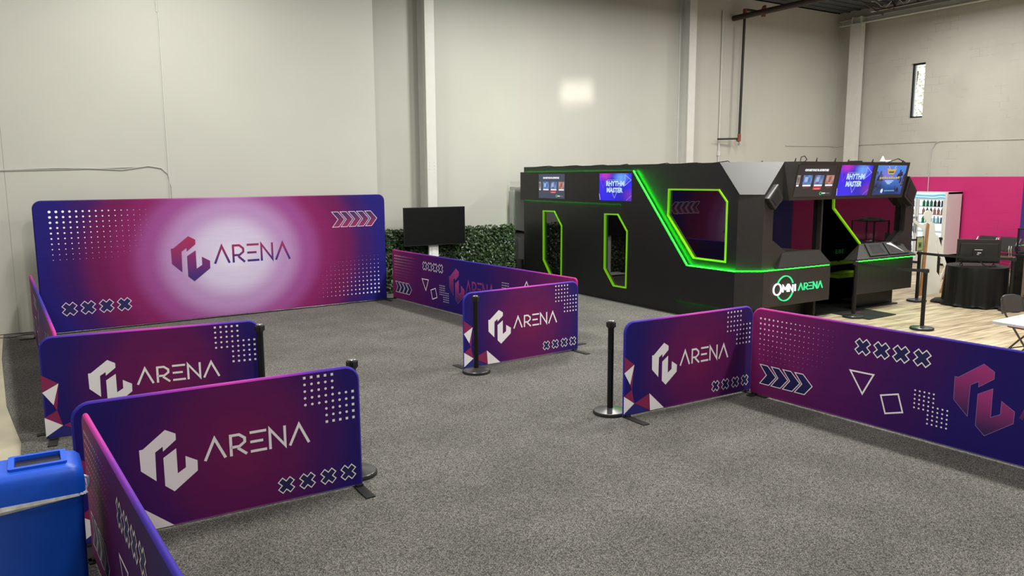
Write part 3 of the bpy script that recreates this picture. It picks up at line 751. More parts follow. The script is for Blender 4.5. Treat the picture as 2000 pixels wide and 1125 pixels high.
# ------------------------------------------------------------------ HEDGE, TV, GREY CABINET
hd = thing('hedge_screen', 'artificial dark green hedge wall standing along the back wall behind the television', 'hedge', (6.2, 15.26, 0))
mb = MB(); mb.box(0, 3.27, 0, .05, 0, 1.30); mb.build('backing', M['hedge_back'], hd)
mb = MB()
for k in range(9500):
    x = random.uniform(-.03, 3.30); z = random.uniform(.02, 1.36); y = random.uniform(-.09, .03)
    if random.random() < .08: x = random.choice((-.03, 3.3)) + random.uniform(-.03, .03); y = random.uniform(-.05, .15)
    a = Vector((random.uniform(-1, 1), random.uniform(-.7, .1), random.uniform(-1, .5))).normalized(); nrm = Vector((random.uniform(-.7, .7), -1, random.uniform(-.3, .9))).normalized()
    b_ = a.cross(nrm).normalized(); p = Vector((x, y, z)); l = random.uniform(.026, .042); w = l * .55
    mb.face([p - a * l, p - b_ * w, p + a * l * 1.1, p + b_ * w])
mb.build('foliage', M['leaf'], hd)
tv = thing('television', 'large blank black television on a white floor stand in front of the hedge', 'television', (7.36, 14.98, 0), math.radians(-1.5))
mb = MB(); mb.box(-.715, .715, -.02, .02, 1.005, 1.815); mb.box(-.5, .5, .02, .06, 1.1, 1.6); mb.build('casing', M['black_plastic'], tv, bevel=.004)
mb = MB(); mb.box(-.703, .703, -.0225, -.0195, 1.02, 1.803); mb.build('screen', M['tv'], tv)
mb = MB(); mb.box(-.11, .11, .06, .12, .05, 1.35); mb.box(-.05, .05, .05, .065, .05, 1.2); mb.build('column', M['white_plastic'], tv, bevel=.006)
mb = MB(); mb.box(-.38, .38, -.17, .16, .03, .06); mb.build('base', M['white_plastic'], tv, bevel=.008)
for sx in (-.33, .33):
    for sy in (-.14, .13):
        mb = MB(); mb.cyl((sx - .012, sy, .016), (sx + .012, sy, .016), .016); mb.build('caster', M['rubber'], tv, smooth=True)
mb = MB(); mb.box(9.73, 10.6, 15.55, 15.74, .0, 2.21); mb.box(9.70, 9.73, 15.55, 15.74, 0, 2.11)
tag(mb.build('utility_panel', M['grey_box'], bevel=.004), 'grey metal utility panel on the back wall between the hedge and the booth', 'panel')
sh = thing('wall_shelf', 'thin black shelf jutting from the grey utility panel', 'shelf', (9.9, 15.38, 1.14))
mb = MB(); mb.box(-.22, .5, .10, .165, 0, .022); mb.build('board', M['black'], sh)
mb = MB(); mb.box(.1, .12, .14, .165, -.05, 0); mb.build('bracket', M['black'], sh)
lt = MB(); lt.box(9.71, 9.9, 15.47, 15.545, 1.163, 1.178); lt.prism([(9.72, 1.178), (9.72, 1.21), (9.88, 1.18)], (0, 15.47, 0), (1, 0, 0), (0, 0, 1), (0, 1, 0), 0, .07)
tag(lt.build('black_case', M['black_plastic']), 'small black folded device lying on the thin wall shelf', 'device')
mb = MB(); mb.lathe([(.10, 0), (.11, .03), (.12, .5), (.125, .53)], (9.66, 15.27, 0)); tag(mb.build('waste_basket', M['black_plastic'], smooth=True), 'round black waste basket at the far end of the booth', 'basket')
# ------------------------------------------------------------------ KIOSK
from mathutils.geometry import tessellate_polygon
KR = thing('gaming_booth', 'large black walk-in gaming booth with green light strips and lime window frames', 'gaming booth', (11.9, 11.7, 0))
def kb(mb, name, m_, parent=None, **k):
    o = mb.build(name, m_, parent or KR, **k)
    if parent is None: o.location = (-11.9, -11.7, 0)
    return o
def holed(mb, outer, holes, O, U, V, N, d0, d1, mi=0):
    O, U, V, N = map(Vector, (O, U, V, N)); loops = [outer] + holes
    flat = [p for lp in loops for p in lp]
    tess = tessellate_polygon([[Vector((p[0], p[1], 0)) for p in lp] for lp in loops])
    a = [O + U * p[0] + V * p[1] + N * d0 for p in flat]; b_ = [O + U * p[0] + V * p[1] + N * d1 for p in flat]
    n = len(flat); fs = [tuple(t) for t in tess] + [tuple(n + i for i in reversed(t)) for t in tess]; k = 0
    for lp in loops:
        L = len(lp); fs += [(k + i, k + (i + 1) % L, n + k + (i + 1) % L, n + k + i) for i in range(L)]; k += L
    mb.mesh(a + b_, fs, mi)
def inset_poly(pts, d):
    n = len(pts); ar = sum(pts[i][0] * pts[(i + 1) % n][1] - pts[(i + 1) % n][0] * pts[i][1] for i in range(n)); sg = 1 if ar > 0 else -1; res = []
    for i in range(n):
        a, b_, c_ = Vector(pts[i - 1]), Vector(pts[i]), Vector(pts[(i + 1) % n]); e1 = (b_ - a).normalized(); e2 = (c_ - b_).normalized()
        n1 = Vector((-e1.y, e1.x)) * sg; n2 = Vector((-e2.y, e2.x)) * sg; mm = (n1 + n2).normalized(); res.append(tuple(b_ + mm * d / max(.4, mm.dot(n1))))
    return res
SX = ((0, 0, 0), (0, 1, 0), (0, 0, 1), (1, 0, 0))      # side frame: (Y, z) swept along X
FX = ((0, 0, 0), (1, 0, 0), (0, 0, 1), (0, 1, 0))      # front frame: (x, z) swept along Y
w1 = [(14.325, 1.70), (13.889, 1.705), (13.61, 1.398), (13.62, .285), (14.04, .268), (14.323, .60)]
w2 = [(12.155, 1.713), (11.744, 1.72), (11.455, 1.40), (11.466, .300), (11.854, .296), (12.15, .613)]
w3 = [(10.353, 2.218), (9.155, 2.222), (8.968, 2.026), (8.967, 1.027), (9.703, 1.031), (10.363, 1.746)]
mb = MB(); holed(mb, [(15.12, 0), (15.12, 2.66), (9.17, 2.66), (8.75, 2.15), (8.75, 0)], [w1, w2, w3], *SX, 9.72, 9.80)
kb(mb, 'side_wall', M['kiosk'])
mb = MB(); mb.box(9.80, 14.14, 15.04, 15.12, 0, 2.66); mb.box(14.06, 14.14, 8.78, 15.04, 0, 2.62)
mb.prism([(9.80, 9.17), (10.42, 8.56), (13.85, 8.56), (14.06, 8.8), (14.06, 15.04), (9.80, 15.04)], (0, 0, 0), (1, 0, 0), (0, 1, 0), (0, 0, 1), 2.56, 2.62)
kb(mb, 'shell', M['kiosk'])
zz = [(15.15, 1.92), (11.57, 1.92), (10.12, .27), (8.70, .27), (8.70, .90), (9.80, .90), (11.26, 2.545), (15.15, 2.545)]
mb = MB(); mb.prism(zz, *SX, 9.64, 9.700); kb(mb, 'raised_side_panel', M['kiosk'])
# windows
for w in (w1, w2, w3):
    fr_ = MB(); fr_.ring(inset_poly(w, -.004), inset_poly(w, .022), *SX, 9.70, 9.765)
    f = kb(fr_, 'window_frame', M['lime'])
    g = MB(); g.prism(inset_poly(w, .02), *SX, 9.742, 9.752); g.build('tinted_pane', M['tint'], f)
# corner
mb = MB()
def quadslab(mb, q, nrm, t, mi=0):
    nrm = Vector(nrm); a = [Vector(p) for p in q]; b_ = [p + nrm * t for p in a]
    mb.mesh(a + b_, [(0, 1, 2, 3), (7, 6, 5, 4), (0, 4, 5, 1), (1, 5, 6, 2), (2, 6, 7, 3), (3, 7, 4, 0)], mi)
quadslab(mb, [(9.72, 8.75, .0), (9.98, 8.45, .0), (9.98, 8.45, 2.15), (9.72, 8.75, 2.15)], (.75, .66, 0), .05)
kb(mb, 'corner_panel', M['kiosk_front'])
mb = MB(); quadslab(mb, [(9.64, 8.70, .27), (9.945, 8.38, .30), (9.945, 8.38, .905), (9.64, 8.70, .895)], (.72, .69, 0), .06); kb(mb, 'lower_corner_panel', M['kiosk_front'])
mb = MB(); quadslab(mb, [(9.715, 8.718, 2.145), (9.98, 8.445, 2.145), (10.42, 8.445, 2.665), (9.715, 9.17, 2.665)], (.6, .6, -.5), .05)
kb(mb, 'grey_corner_panel', M['kiosk_grey'])['label'] = 'light grey corner panel'
# front plate with the two window openings and the entrance
hl = [(10.21, 1.89), (10.435, 2.05), (11.42, 2.05), (11.42, 1.19), (10.57, 1.19), (10.21, 1.41)]
front = [(9.98, .92), (9.98, 2.15), (10.42, 2.66), (13.88, 2.66), (13.84, 2.42), (14.12, 2.13), (14.12, .92), (13.58, .92), (13.58, 1.215), (13.85, 1.41), (13.86, 1.86), (13.68, 2.03), (11.46, 2.05), (11.46, 1.18), (11.60, .92)]
mb = MB(); holed(mb, front, [hl], *FX, 8.45, 8.55); kb(mb, 'front_panel', M['kiosk_front'])
gl_ = [(10.2, 1.2), (11.44, 1.2), (11.44, 2.06), (10.2, 2.06)]
mb = MB(); mb.prism(inset_poly(hl, -.01), *FX, 8.53, 8.54); kb(mb, 'tinted_pane', M['tint'])
gr_ = [(11.87, 2.06), (11.877, 1.88), (12.68, 1.222), (13.72, 1.215), (13.99, 1.41), (14.0, 1.86), (13.82, 2.06)]
mb = MB(); mb.prism(gr_, *FX, 8.553, 8.566); kb(mb, 'tinted_pane', M['tint'])
mb = MB()
for q in stroke([(11.87, 2.06), (11.877, 1.88), (12.68, 1.222)], .032): mb.prism(q, *FX, 8.535, 8.57)
kb(mb, 'lime_edge', M['lime'])
# fascia
xt0, xb0, xt1, xb1 = 10.50, 10.42, 13.47, 13.50
mb = MB()
vs = [(10.41, 8.449, 2.665), (13.90, 8.449, 2.665), (xt1, 8.18, 2.665), (xt0, 8.18, 2.665), (10.41, 8.449, 2.045), (13.52, 8.449, 2.045), (xb1, 8.32, 2.045), (xb0, 8.32, 2.045)]
mb.mesh(vs, [(0, 1, 2, 3), (4, 7, 6, 5), (3, 2, 6, 7), (0, 3, 7, 4), (1, 5, 6, 2), (0, 4, 5, 1)]); kb(mb, 'screen_fascia', M['kiosk_front'])
# lower front
mb = MB(); mb.box(9.95, 11.645, 8.38, 8.449, .32, .915); kb(mb, 'lower_front_panel', M['kiosk_front'], bevel=.004)
mb = MB(); mb.box(9.99, 11.56, 8.76, 8.80, 0, .92); kb(mb, 'toe_panel', M['kiosk'])
mb = MB(); mb.box(11.50, 11.56, 8.58, 10.4, .021, 2.55); kb(mb, 'entrance_partition', M['rubber'])
mb = MB(); mb.box(12.40, 14.12, 8.40, 8.449, .33, .93); kb(mb, 'lower_cabinet_panel', M['kiosk_front'], bevel=.004)
mb = MB(); mb.prism([(12.40, 8.449), (12.44, 8.449), (13.02, 8.79), (12.98, 8.80)], (0, 0, 0), (1, 0, 0), (0, 1, 0), (0, 0, 1), 0, .93); mb.box(12.96, 14.05, 8.75, 8.80, 0, .95); mb.prism([(12.44, 8.449), (14.05, 8.449), (14.05, 8.75), (12.96, 8.75)], (0, 0, 0), (1, 0, 0), (0, 1, 0), (0, 0, 1), .33, .36); kb(mb, 'cabinet_carcass', M['kiosk'])
# sills
def sill(xa0, xa1, xb0_, xb1_, y0, z0, z1, yb=8.449):
    mb = MB(); vs = [(xa0, y0, z0), (xa1, y0, z0), (xb1_, yb, z1), (xb0_, yb, z1), (xa0, y0, z0 - .03), (xa1, y0, z0 - .03), (xa1, yb, z0 - .03), (xa0, yb, z0 - .03)]
    mb.mesh(vs, [(0, 1, 2, 3), (0, 4, 5, 1), (4, 7, 6, 5), (1, 5, 6, 2), (0, 3, 7, 4), (2, 6, 7, 3)]); return mb
kb(sill(10.30, 11.635, 10.46, 11.42, 8.375, .96, 1.185, 8.447), 'window_sill', M['kiosk_front'])
kb(sill(12.22, 13.98, 12.65, 13.66, 8.27, .985, 1.222, 8.54), 'console', M['kiosk_front'])
mb = MB(); mb.prism([(13.62, 1.22), (14.12, .96), (13.62, .96)], *FX, 8.42, 8.55); kb(mb, 'console_end', M['kiosk_front'])
# tablets on the console slope
sl_o = Vector((0, 8.27, .985)); sl_v = (Vector((0, 8.54, 1.222)) - sl_o).normalized(); sl_n = Vector((0, -sl_v.z, sl_v.y))
for (x0_, x1_, px0, px1) in ((12.62, 13.16, 12.76, 13.26), (13.20, 13.80, 13.30, 13.86)):
    mb = MB(); mb.prism([(x0_, .035), (x1_, .035), (px1, .335), (px0, .335)], sl_o, (1, 0, 0), sl_v, sl_n, 0.001, .022); t_ = kb(mb, 'tablet', M['black_plastic'], bevel=.003)
    mb = MB(); mb.prism([(x0_ + .10, .08), (x1_ - .05, .08), (px1 - .10, .29), (px0 + .07, .29)], sl_o, (1, 0, 0), sl_v, sl_n, .0222, .0235); mb.build('tablet_screen', mat('dim_tablet_screen', (.05, .05, .055), .12), t_)
mb = MB(); mb.prism([(13.40, .30), (13.50, .31), (13.66, .06)], sl_o, (1, 0, 0), sl_v, sl_n, .024, .026); mb.prism([(13.46, .24), (13.40, .31), (13.36, .29)], sl_o, (1, 0, 0), sl_v, sl_n, .024, .026)
kb(mb, 'folded_paper', M['white_plastic'])
# angled corner boxes
for poly, inn in (([(9.99, 2.07), (10.21, 2.30), (10.34, 2.08), (10.16, 1.90)], 1), ([(13.80, 2.42), (14.06, 2.15), (13.93, 1.87), (13.66, 2.05)], 1)):
    mb = MB(); mb.prism(poly, *FX, 8.37, 8.449); bx_ = kb(mb, 'corner_speaker', M['kiosk_front'], bevel=.006)
    mb = MB(); ip_ = inset_poly(poly, .05); mb.prism(ip_, *FX, 8.364, 8.371); mb.build('grille', M['kiosk'], bx_)
    if poly[0][0] < 11:
        mb = MB(); d = Vector((.22, .23)).normalized(); mb.prism([(9.985, 2.085), (10.195, 2.305), (10.215, 2.295), (10.005, 2.07)], *FX, 8.362, 8.45); mb.build('lit_face_strip', M['kiosk_grey'], bx_)['label'] = 'light grey strip painting the lit top face'  # pale strip stands in for light on the box's top face
# LED strips
def led(name, poly3, r, m_=None, parent=None):
    mb = MB(); mb.tube(poly3, r, seg=6); return kb(mb, name, m_ or M['led'])
led('green_light_strip', [(9.668, 11.25, 2.549), (9.668, 9.79, .908), (9.668, 9.1, .908), (9.668, 8.72, .908)], .0045)
led('green_light_strip', [(9.708, 15.1, 2.537), (9.708, 11.27, 2.537)], .004, M['led_dim'])
led('green_light_strip', [(9.708, 15.1, 1.927), (9.708, 11.60, 1.927)], .004, M['led_dim'])
led('green_light_strip', [(9.708, 10.1, .277), (9.708, 8.76, .277)], .004, M['led_dim'])
led('green_light_strip', [(9.67, 8.72, .910), (9.965, 8.41, .921), (11.63, 8.40, .921)], .0045, M['led_front'])
led('green_light_strip', [(12.24, 8.275, .95), (13.96, 8.275, .95)], .006, M['led_front'])
# entrance interior
mb = MB(); mb.box(11.62, 14.04, 12.4, 12.45, 0, 2.55); mb.box(11.62, 14.04, 8.6, 12.4, .001, .02); kb(mb, 'interior_lining', M['kiosk'])
mb = MB(); mb.box(13.15, 13.95, 9.42, 9.48, .72, .79); kb(mb, 'lime_rail', M['lime_bar'])
mb = MB(); mb.prism([(13.2, .47), (13.98, .47), (13.98, .56), (13.7, .56), (13.2, .53)], *FX, 9.3, 9.6); kb(mb, 'lime_rail', M['lime_bar'])
mb = MB(); mb.tube([(13.12, 9.4, .99), (13.30, 9.4, .80)], .02); kb(mb, 'handle_bar', M['black_plastic'])
def text_mesh(mb, s, size, O, U, V, mi=0, col=None, align='CENTER', off=0, width=None, lift=0, shear=0):
    cu = bpy.data.curves.new('t', 'FONT'); cu.body = s; cu.size = size; cu.align_x = align; cu.offset = off; cu.resolution_u = 2; cu.shear = shear
    ob = bpy.data.objects.new('t', cu); me = bpy.data.meshes.new_from_object(ob)
    vs = [v.co.copy() for v in me.vertices]; O, U, V = Vector(O), Vector(U), Vector(V); N = U.cross(V).normalized()
    k = 1.0
    if width and vs:
        w = max(v.x for v in vs) - min(v.x for v in vs); k = width / w
    pts = [O + U * (v.x * k) + V * v.y + N * lift for v in vs]
    fs = [tuple(p.vertices) for p in me.polygons]
    mb.mesh(pts, fs, mi, col or (1, 1, 1, 1)); bpy.data.objects.remove(ob); bpy.data.curves.remove(cu); bpy.data.meshes.remove(me)
mb = MB(); text_mesh(mb, 'E8E', .11, (13.18, 9.3, .96), (1, 0, 0), (0, 0, 1), width=.26); kb(mb, 'digit_display', emis('dim_digits', (.02, .25, .06, 1), .15))
# lit sign OMNI ARENA
def arc(cx, cz, r, a0, a1, n=28): return [(cx + r * math.cos(math.radians(a0 + (a1 - a0) * k / n)), cz + r * math.sin(math.radians(a0 + (a1 - a0) * k / n))) for k in range(n + 1)]
def sstroke(mb, pts, w, mi=0, closed=False):
    for q in stroke(pts, w, closed): mb.prism(q, *FX, 8.360, 8.379, mi)
for a0_, a1_ in ((22, 152), (-152, -22)):
    sr = MB(); sstroke(sr, arc(10.476, .608, .205, a0_, a1_), .018, 0); kb(sr, 'ring_arc', M['sign_green'])['label'] = 'green glowing arc of the ring'
def sign_letter(strokes, w, m_, lab, closed=False):
    sg = MB()
    for l in strokes: sstroke(sg, l, w, 0, closed)
    kb(sg, 'sign_letter', m_)['label'] = lab
sign_letter([arc(10.287, .603, .092, 0, 360)[:-1]], .020, M['sign_white'], 'large white glowing letter O', True)
for l, w, n_c in (([(10.425, .545), (10.425, .655), (10.480, .590), (10.535, .655), (10.535, .545)], .017, 'M'), ([(10.578, .545), (10.578, .655), (10.670, .548), (10.670, .658)], .017, 'N'), ([(10.728, .545), (10.728, .660)], .020, 'I')):
    sign_letter([l], w, M['sign_white'], 'white glowing letter ' + n_c)
ox = 10.81
sm = lambda l: [(ox + (p[0] - .803) * .832, .543 + (p[1] - .452) * .74) for p in l]
for grp_, n_c in (([0], 'A'), ([1, 2], 'R'), ([3, 4, 5], 'E'), ([6], 'N'), ([7], 'A')):
    sign_letter([sm(ARENA[i]) for i in grp_], .013, M['sign_green'], 'green glowing letter ' + n_c)
# screens
class Scr:
    def __init__(s, TL, TR, BR, BL, N, name='display'):
        s.tl, s.tr, s.br, s.bl = map(Vector, (TL, TR, BR, BL)); s.N = Vector(N).normalized(); s.mb = MB(); s.name = name
    def P(s, u, v, l=0):   # u right, v up, 0..1
        return (s.bl * (1 - u) + s.br * u) * (1 - v) + (s.tl * (1 - u) + s.tr * u) * v + s.N * (.004 + .0007 * l)
    def poly(s, pts, col, l=0): s.mb.face([s.P(p[0], p[1], l) for p in pts], 0, col if isinstance(col, list) else [col] * len(pts))
    def rect(s, u0, v0, u1, v1, col, l=1): s.poly([(u0, v0), (u1, v0), (u1, v1), (u0, v1)], col, l)
    def grid(s, fn, n=8, m_=8, box=(0, 0, 1, 1), l=0):
        u0, v0, u1, v1 = box
        for i in range(n):
            for j in range(m_):
                c = [(u0 + (u1 - u0) * (i + a) / n, v0 + (v1 - v0) * (j + b_) / m_) for a, b_ in ((0, 0), (1, 0), (1, 1), (0, 1))]
                s.poly(c, [fn((p[0] - u0) / (u1 - u0), (p[1] - v0) / (v1 - v0)) for p in c], l)
    def line(s, pts, w, col, l=2, closed=False):
        for q in stroke(pts, w, closed): s.poly(q, col, l)
    def text(s, t, u, v, h, w, col, l=3, off=0.0, shear=0):
        U = (s.br - s.bl); V = (s.tl - s.bl); O = s.P(u, v, l)
        text_mesh(s.mb, t, h * V.length, O, U.normalized(), V.normalized(), 0, col, width=w * U.length, off=off, shear=shear)
    def done(s, parent_name='display'):
        b_ = MB(); i = inset_poly([(0, 0), (1, 0), (1, 1), (0, 1)], -.02)
        P0 = [s.P(p[0], p[1]) - s.N * .002 for p in i]; P1 = [p - s.N * .01 for p in P0]
        b_.mesh(P0 + P1, [(0, 1, 2, 3), (7, 6, 5, 4), (0, 4, 5, 1), (1, 5, 6, 2), (2, 6, 7, 3), (3, 7, 4, 0)])
        f = kb(b_, 'display', M['black_plastic']); g = s.mb.build('screen_picture', M['screen_ink'], f); return f
def mixc(a, b_, t): t = max(0, min(1, t)); return tuple(a[i] * (1 - t) + b_[i] * t for i in range(4))
def menu_screen(s, bgc, k=1.0):
    s.rect(0, 0, 1, 1, bgc, 0); W_ = srgb(235, 238, 245)
    s.text('CHOOSE YOUR VR ADVENTURE', .48, .81, .085, .62, W_, off=.004)
    cols = [(-.0, .09, srgb(150, 145, 140)), (.16, .40, srgb(40, 120, 205)), (.455, .70, srgb(70, 110, 185)), (.755, .98, srgb(190, 120, 100))]
    for i, (a, b_, c) in enumerate(cols):
        s.grid(lambda u, v, c=c: mixc(mixc(c, (0, 0, 0.02, 1), .55), mixc(c, (1, 1, 1, 1), .15), .5 + .5 * math.sin(u * 9 + i * 2) * math.cos(v * 5 + i)), 6, 7, (a + .01, .40, b_, .68), 1)
        s.rect(a + .02, .33, b_ - .01, .385, W_, 2)
        s.rect(a + .05, .47, (a + b_) / 2 + .01, .62, mixc(c, (.9, .95, 1, 1), .35), 2) if i in (1, 2) else s.rect((a + b_) / 2 - .02, .45, (a + b_) / 2 + .02, .62, mixc(c, (.15, 0, 0, 1), .7), 2)
    s.rect(.46, .22, .68, .315, srgb(190, 30, 50), 2); s.rect(.49, .235, .65, .26, srgb(230, 150, 160), 3); s.rect(.2, .28, .37, .30, srgb(140, 30, 45), 2); s.rect(.82, .27, .93, .30, srgb(130, 30, 40), 2)
    s.line([(.70 + .03 * math.cos(a), .10 + .045 * math.sin(a)) for a in [k_ * .7 for k_ in range(9)]], .012, srgb(60, 235, 120), 2, True)
    s.text('OMNI', .775, .085, .055, .09, W_, off=.002); s.text('ARENA', .885, .085, .05, .11, srgb(150, 160, 170))
def rhythm_screen(s):
    def bgf(u, v):
        c = mixc(srgb(20, 10, 190), srgb(40, 20, 235), .5 + .5 * math.sin(u * 6 + v * 3)); c = mixc(c, srgb(205, 40, 190), max(0, 1 - math.hypot(u - .18, v - .98) * 3.4)); c = mixc(c, srgb(110, 180, 250), max(0, 1 - math.hypot(u - .68, v - .85) * 3.6))
        return mixc(c, srgb(130, 40, 170), max(0, 1 - math.hypot(u - 1, v - .2) * 3.2))
    s.grid(bgf, 12, 10); L_ = srgb(150, 160, 250); W_ = srgb(190, 225, 255)
    s.line([(.25, .76), (.72, .76), (.48, .10)], .014, L_, 1, True); s.line([(.80, .94), (.98, .76), (.80, .56)], .014, srgb(180, 190, 255), 1, True)
    s.line([(.02, .88), (.24, .88), (.12, .45)], .008, srgb(190, 60, 210), 1, True); s.line([(0.0, .25), (.03, .02)], .012, srgb(220, 210, 255), 1); s.line([(.84, .02), (1, .2)], .008, L_, 1)
    s.text('RHYTHM', .50, .545, .25, .56, W_, 3, .006); s.text('MASTER', .48, .31, .23, .50, W_, 3, .006)
def art_screen(s):
    def bgf(u, v):
        c = mixc(srgb(30, 70, 150), srgb(60, 140, 225), v); c = mixc(c, srgb(130, 120, 220), max(0, 1 - math.hypot(u - .4, v - .7) * 2.6)); c = mixc(c, srgb(20, 20, 26), max(0, 1 - math.hypot((u - .05) * 1.3, v - .25) * 1.9)); return mixc(c, srgb(15, 22, 40), max(0, 1 - math.hypot(u - .6, v + .1) * 2.2))
    s.grid(bgf, 14, 12); rnd = random.Random(3)
    for k in range(26):
        u = rnd.choice((rnd.uniform(0, .25), rnd.uniform(.72, 1.0))); v = rnd.uniform(.08, .7); h = rnd.uniform(.08, .2); w_ = rnd.uniform(.03, .07); c = rnd.choice((srgb(25, 28, 45), srgb(50, 70, 120), srgb(90, 100, 130), srgb(30, 50, 90)))
        s.poly([(max(0, u - w_), v), (min(1, u + w_), v), (min(1, u + w_ * .4), min(.98, v + h)), (max(0, u - w_ * .3), min(.98, v + h))], c, 1)
    g = srgb(205, 180, 70); s.poly([(.34, .90), (.40, .70), (.60, .70), (.66, .90), (.5, .86)], g, 2); s.poly([(.40, .80), (.60, .80), (.58, .74), (.42, .74)], srgb(70, 90, 60), 3)
    s.line([(.42, .9), (.37, .98)], .012, W2, 2); s.line([(.58, .9), (.63, .98)], .012, W2, 2)
    for k in range(9): s.rect(.14 + .078 * k, .545, .20 + .078 * k, .60 + .012 * (k % 3), srgb(200, 178, 90), 3)
    for v_ in (.46, .41, .365): s.rect(.34 + (.46 - v_), v_, .64 - (.46 - v_), v_ + .028, srgb(190, 225, 250), 3)
    s.poly([(.27, .08), (.33, .06), (.35, .16), (.31, .22), (.27, .17)], W2, 3)
    for k in range(7): s.rect(.40 + .05 * k, .12, .435 + .05 * k, .155, srgb(130, 190, 235), 3)
W2 = srgb(225, 230, 240)
fn = (0, -.62, -.14)
def fpt(x, z): return (x, 8.18 + (2.665 - z) * .14 / .62, z)
for x0_, x1_, fnc, bgc in ((10.46, 11.42, 'menu', srgb(22, 24, 34)), (11.54, 12.41, 'rhythm', None), (12.54, 13.39, 'art', None)):
    s = Scr(fpt(x0_, 2.612), fpt(x1_, 2.612), fpt(x1_ + .025, 2.10), fpt(x0_ + .025, 2.10), fn)
    {'menu': lambda s: menu_screen(s, bgc), 'rhythm': rhythm_screen, 'art': art_screen}[fnc](s); s.done()
for y0_, y1_, fnc in ((14.385, 13.405, 'menu'), (12.235, 11.265, 'rhythm')):
    s = Scr((9.64, y0_, 2.50), (9.64, y1_, 2.50), (9.64, y1_, 1.978), (9.64, y0_, 1.978), (-1, 0, 0))
    if fnc == 'menu': menu_screen(s, srgb(52, 62, 84))
    else: rhythm_screen(s)
    s.done()
# cables on the roof edge
rnd = random.Random(5)
mb = MB()
def cab(p):
    mb = MB(); mb.tube(p, .008, seg=6); kb(mb, 'loose_cable', M['rubber'], smooth=True)
cab([(10.0, 9.6, 2.66), (10.05, 9.3, 2.69), (9.9, 9.0, 2.60), (9.86, 8.95, 2.55), (10.05, 8.78, 2.57), (10.2, 8.7, 2.68)])
cab([(10.62, 8.3, 2.67), (10.64, 8.3, 2.74), (10.72, 8.3, 2.755), (10.78, 8.3, 2.70), (10.78, 8.35, 2.66)])
for k in range(7): x = 10.6 + k * .5 + rnd.uniform(-.1, .1); cab([(x, 8.4, 2.66), (x + .01, 8.4, 2.69 + .04 * rnd.random()), (x + .05, 8.45, 2.67)])
for k in range(6): y = 9.6 + k * .9 + rnd.uniform(-.2, .2); l_ = rnd.uniform(.15, .7); cab([(9.76, y, 2.655), (9.78, y + l_ * .3, 2.666 + .008 * rnd.random()), (9.78, y + l_ * .7, 2.664), (9.76, y + l_, 2.655)])
cab([(13.0, 8.3, 2.67), (13.2, 8.25, 2.73), (13.5, 8.3, 2.67)])
mb = MB(); mb.lathe([(.03, 0), (.05, .02), (.012, .10), (.008, .11)], (12.98, 8.4, 2.665), 12); kb(mb, 'roof_beacon', M['white_plastic'], smooth=True); mb = MB(); mb.lathe([(.05, 0), (.06, .02), (.05, .04)], (13.14, 8.4, 2.665), 12); kb(mb, 'roof_beacon', M['white_plastic'], smooth=True)
mb = MB(); mb.box(12.05, 12.25, 8.3, 8.42, 2.665, 2.69); kb(mb, 'roof_camera', M['black_plastic'], bevel=.004)

# ------------------------------------------------------------------ floor mat
mb = MB(); mb.prism([(12.05, 7.86), (12.88, 7.9), (12.96, 8.72), (12.93, 9.4), (12.1, 9.4), (12.04, 8.44)], (0, 0, 0), (1, 0, 0), (0, 1, 0), (0, 0, 1), .0, .012)
rp = lambda u, v: (12.12 + u * .50, 8.10 + v * .9, .0128)
for k in range(6): mb.face([(12.13 + .07 * k, 8.32, .0128), (12.18 + .07 * k, 8.32, .0128), (12.19 + .07 * k, 8.42, .0128), (12.14 + .07 * k, 8.42, .0128)], 1)
tag(mb.build('floor_mat', [M['rubber'], mat('faded_magenta_print', srgb(96, 24, 72), .8)]), 'black floor mat with faded pink lettering at the booth entrance', 'mat')

# ------------------------------------------------------------------ CUT-OUT FIGURE
sd = thing('standee', 'white foam-board cut-out of a person shooting a bow, seen from behind, with cardboard supports', 'cut-out', (15.2, 8.95, 0))
fz = 8.95 / 8.5
def sz(x, z): return (x * fz - 15.2, 2.45 + (z - 2.45) * fz)
out_ = [(14.52, .03), (14.74, .03), (15.30, .0), (15.28, .42), (15.12, .55), (15.10, .95), (15.02, 1.12), (15.05, 1.25), (14.98, 1.32), (14.95, 1.47), (14.90, 1.52), (14.80, 1.545), (14.80, 1.60), (14.83, 1.64), (14.82, 1.72), (14.76, 1.765),
        (14.66, 1.77), (14.56, 1.73), (14.54, 1.67), (14.57, 1.61), (14.63, 1.585), (14.64, 1.54), (14.52, 1.50), (14.40, 1.53), (14.30, 1.585), (14.28, 1.62), (14.22, 1.63), (14.19, 1.59), (14.22, 1.55), (14.30, 1.52), (14.40, 1.46), (14.50, 1.43), (14.56, 1.38), (14.56, 1.1), (14.55, .6)]
mb = MB(); mb.prism([sz(*p) for p in out_], *FX, -.006, .006); mb.build('board', M['foam'], sd)
mb = MB(); mb.prism([sz(*p) for p in ((14.98, .0), (15.1, .0), (15.52, .62), (15.20, 1.12), (15.10, 1.28), (15.02, 1.25), (15.14, .95), (15.42, .62), (15.22, .32))], *FX, .01, .02); mb.build('bow_leg', M['foam'], sd)
mb = MB(); mb.prism([sz(*p) for p in ((14.53, .02), (14.64, .02), (14.72, 1.50), (14.645, 1.53))], *FX, -.030, -.022); mb.build('easel_strut', M['cardboard'], sd)['label'] = 'brown cardboard strut'
mb = MB(); mb.prism([sz(*p) for p in ((14.64, .02), (14.84, .0), (14.84, 1.50), (14.72, 1.51))], *FX, -.020, -.012); mb.build('easel_panel', M['foam'], sd)
mb = MB(); mb.prism([sz(*p) for p in ((15.22, .0), (15.36, .0), (15.44, .62), (15.40, .58))], *FX, -.030, -.022); mb.build('easel_strut', M['cardboard'], sd)['label'] = 'brown cardboard strut'
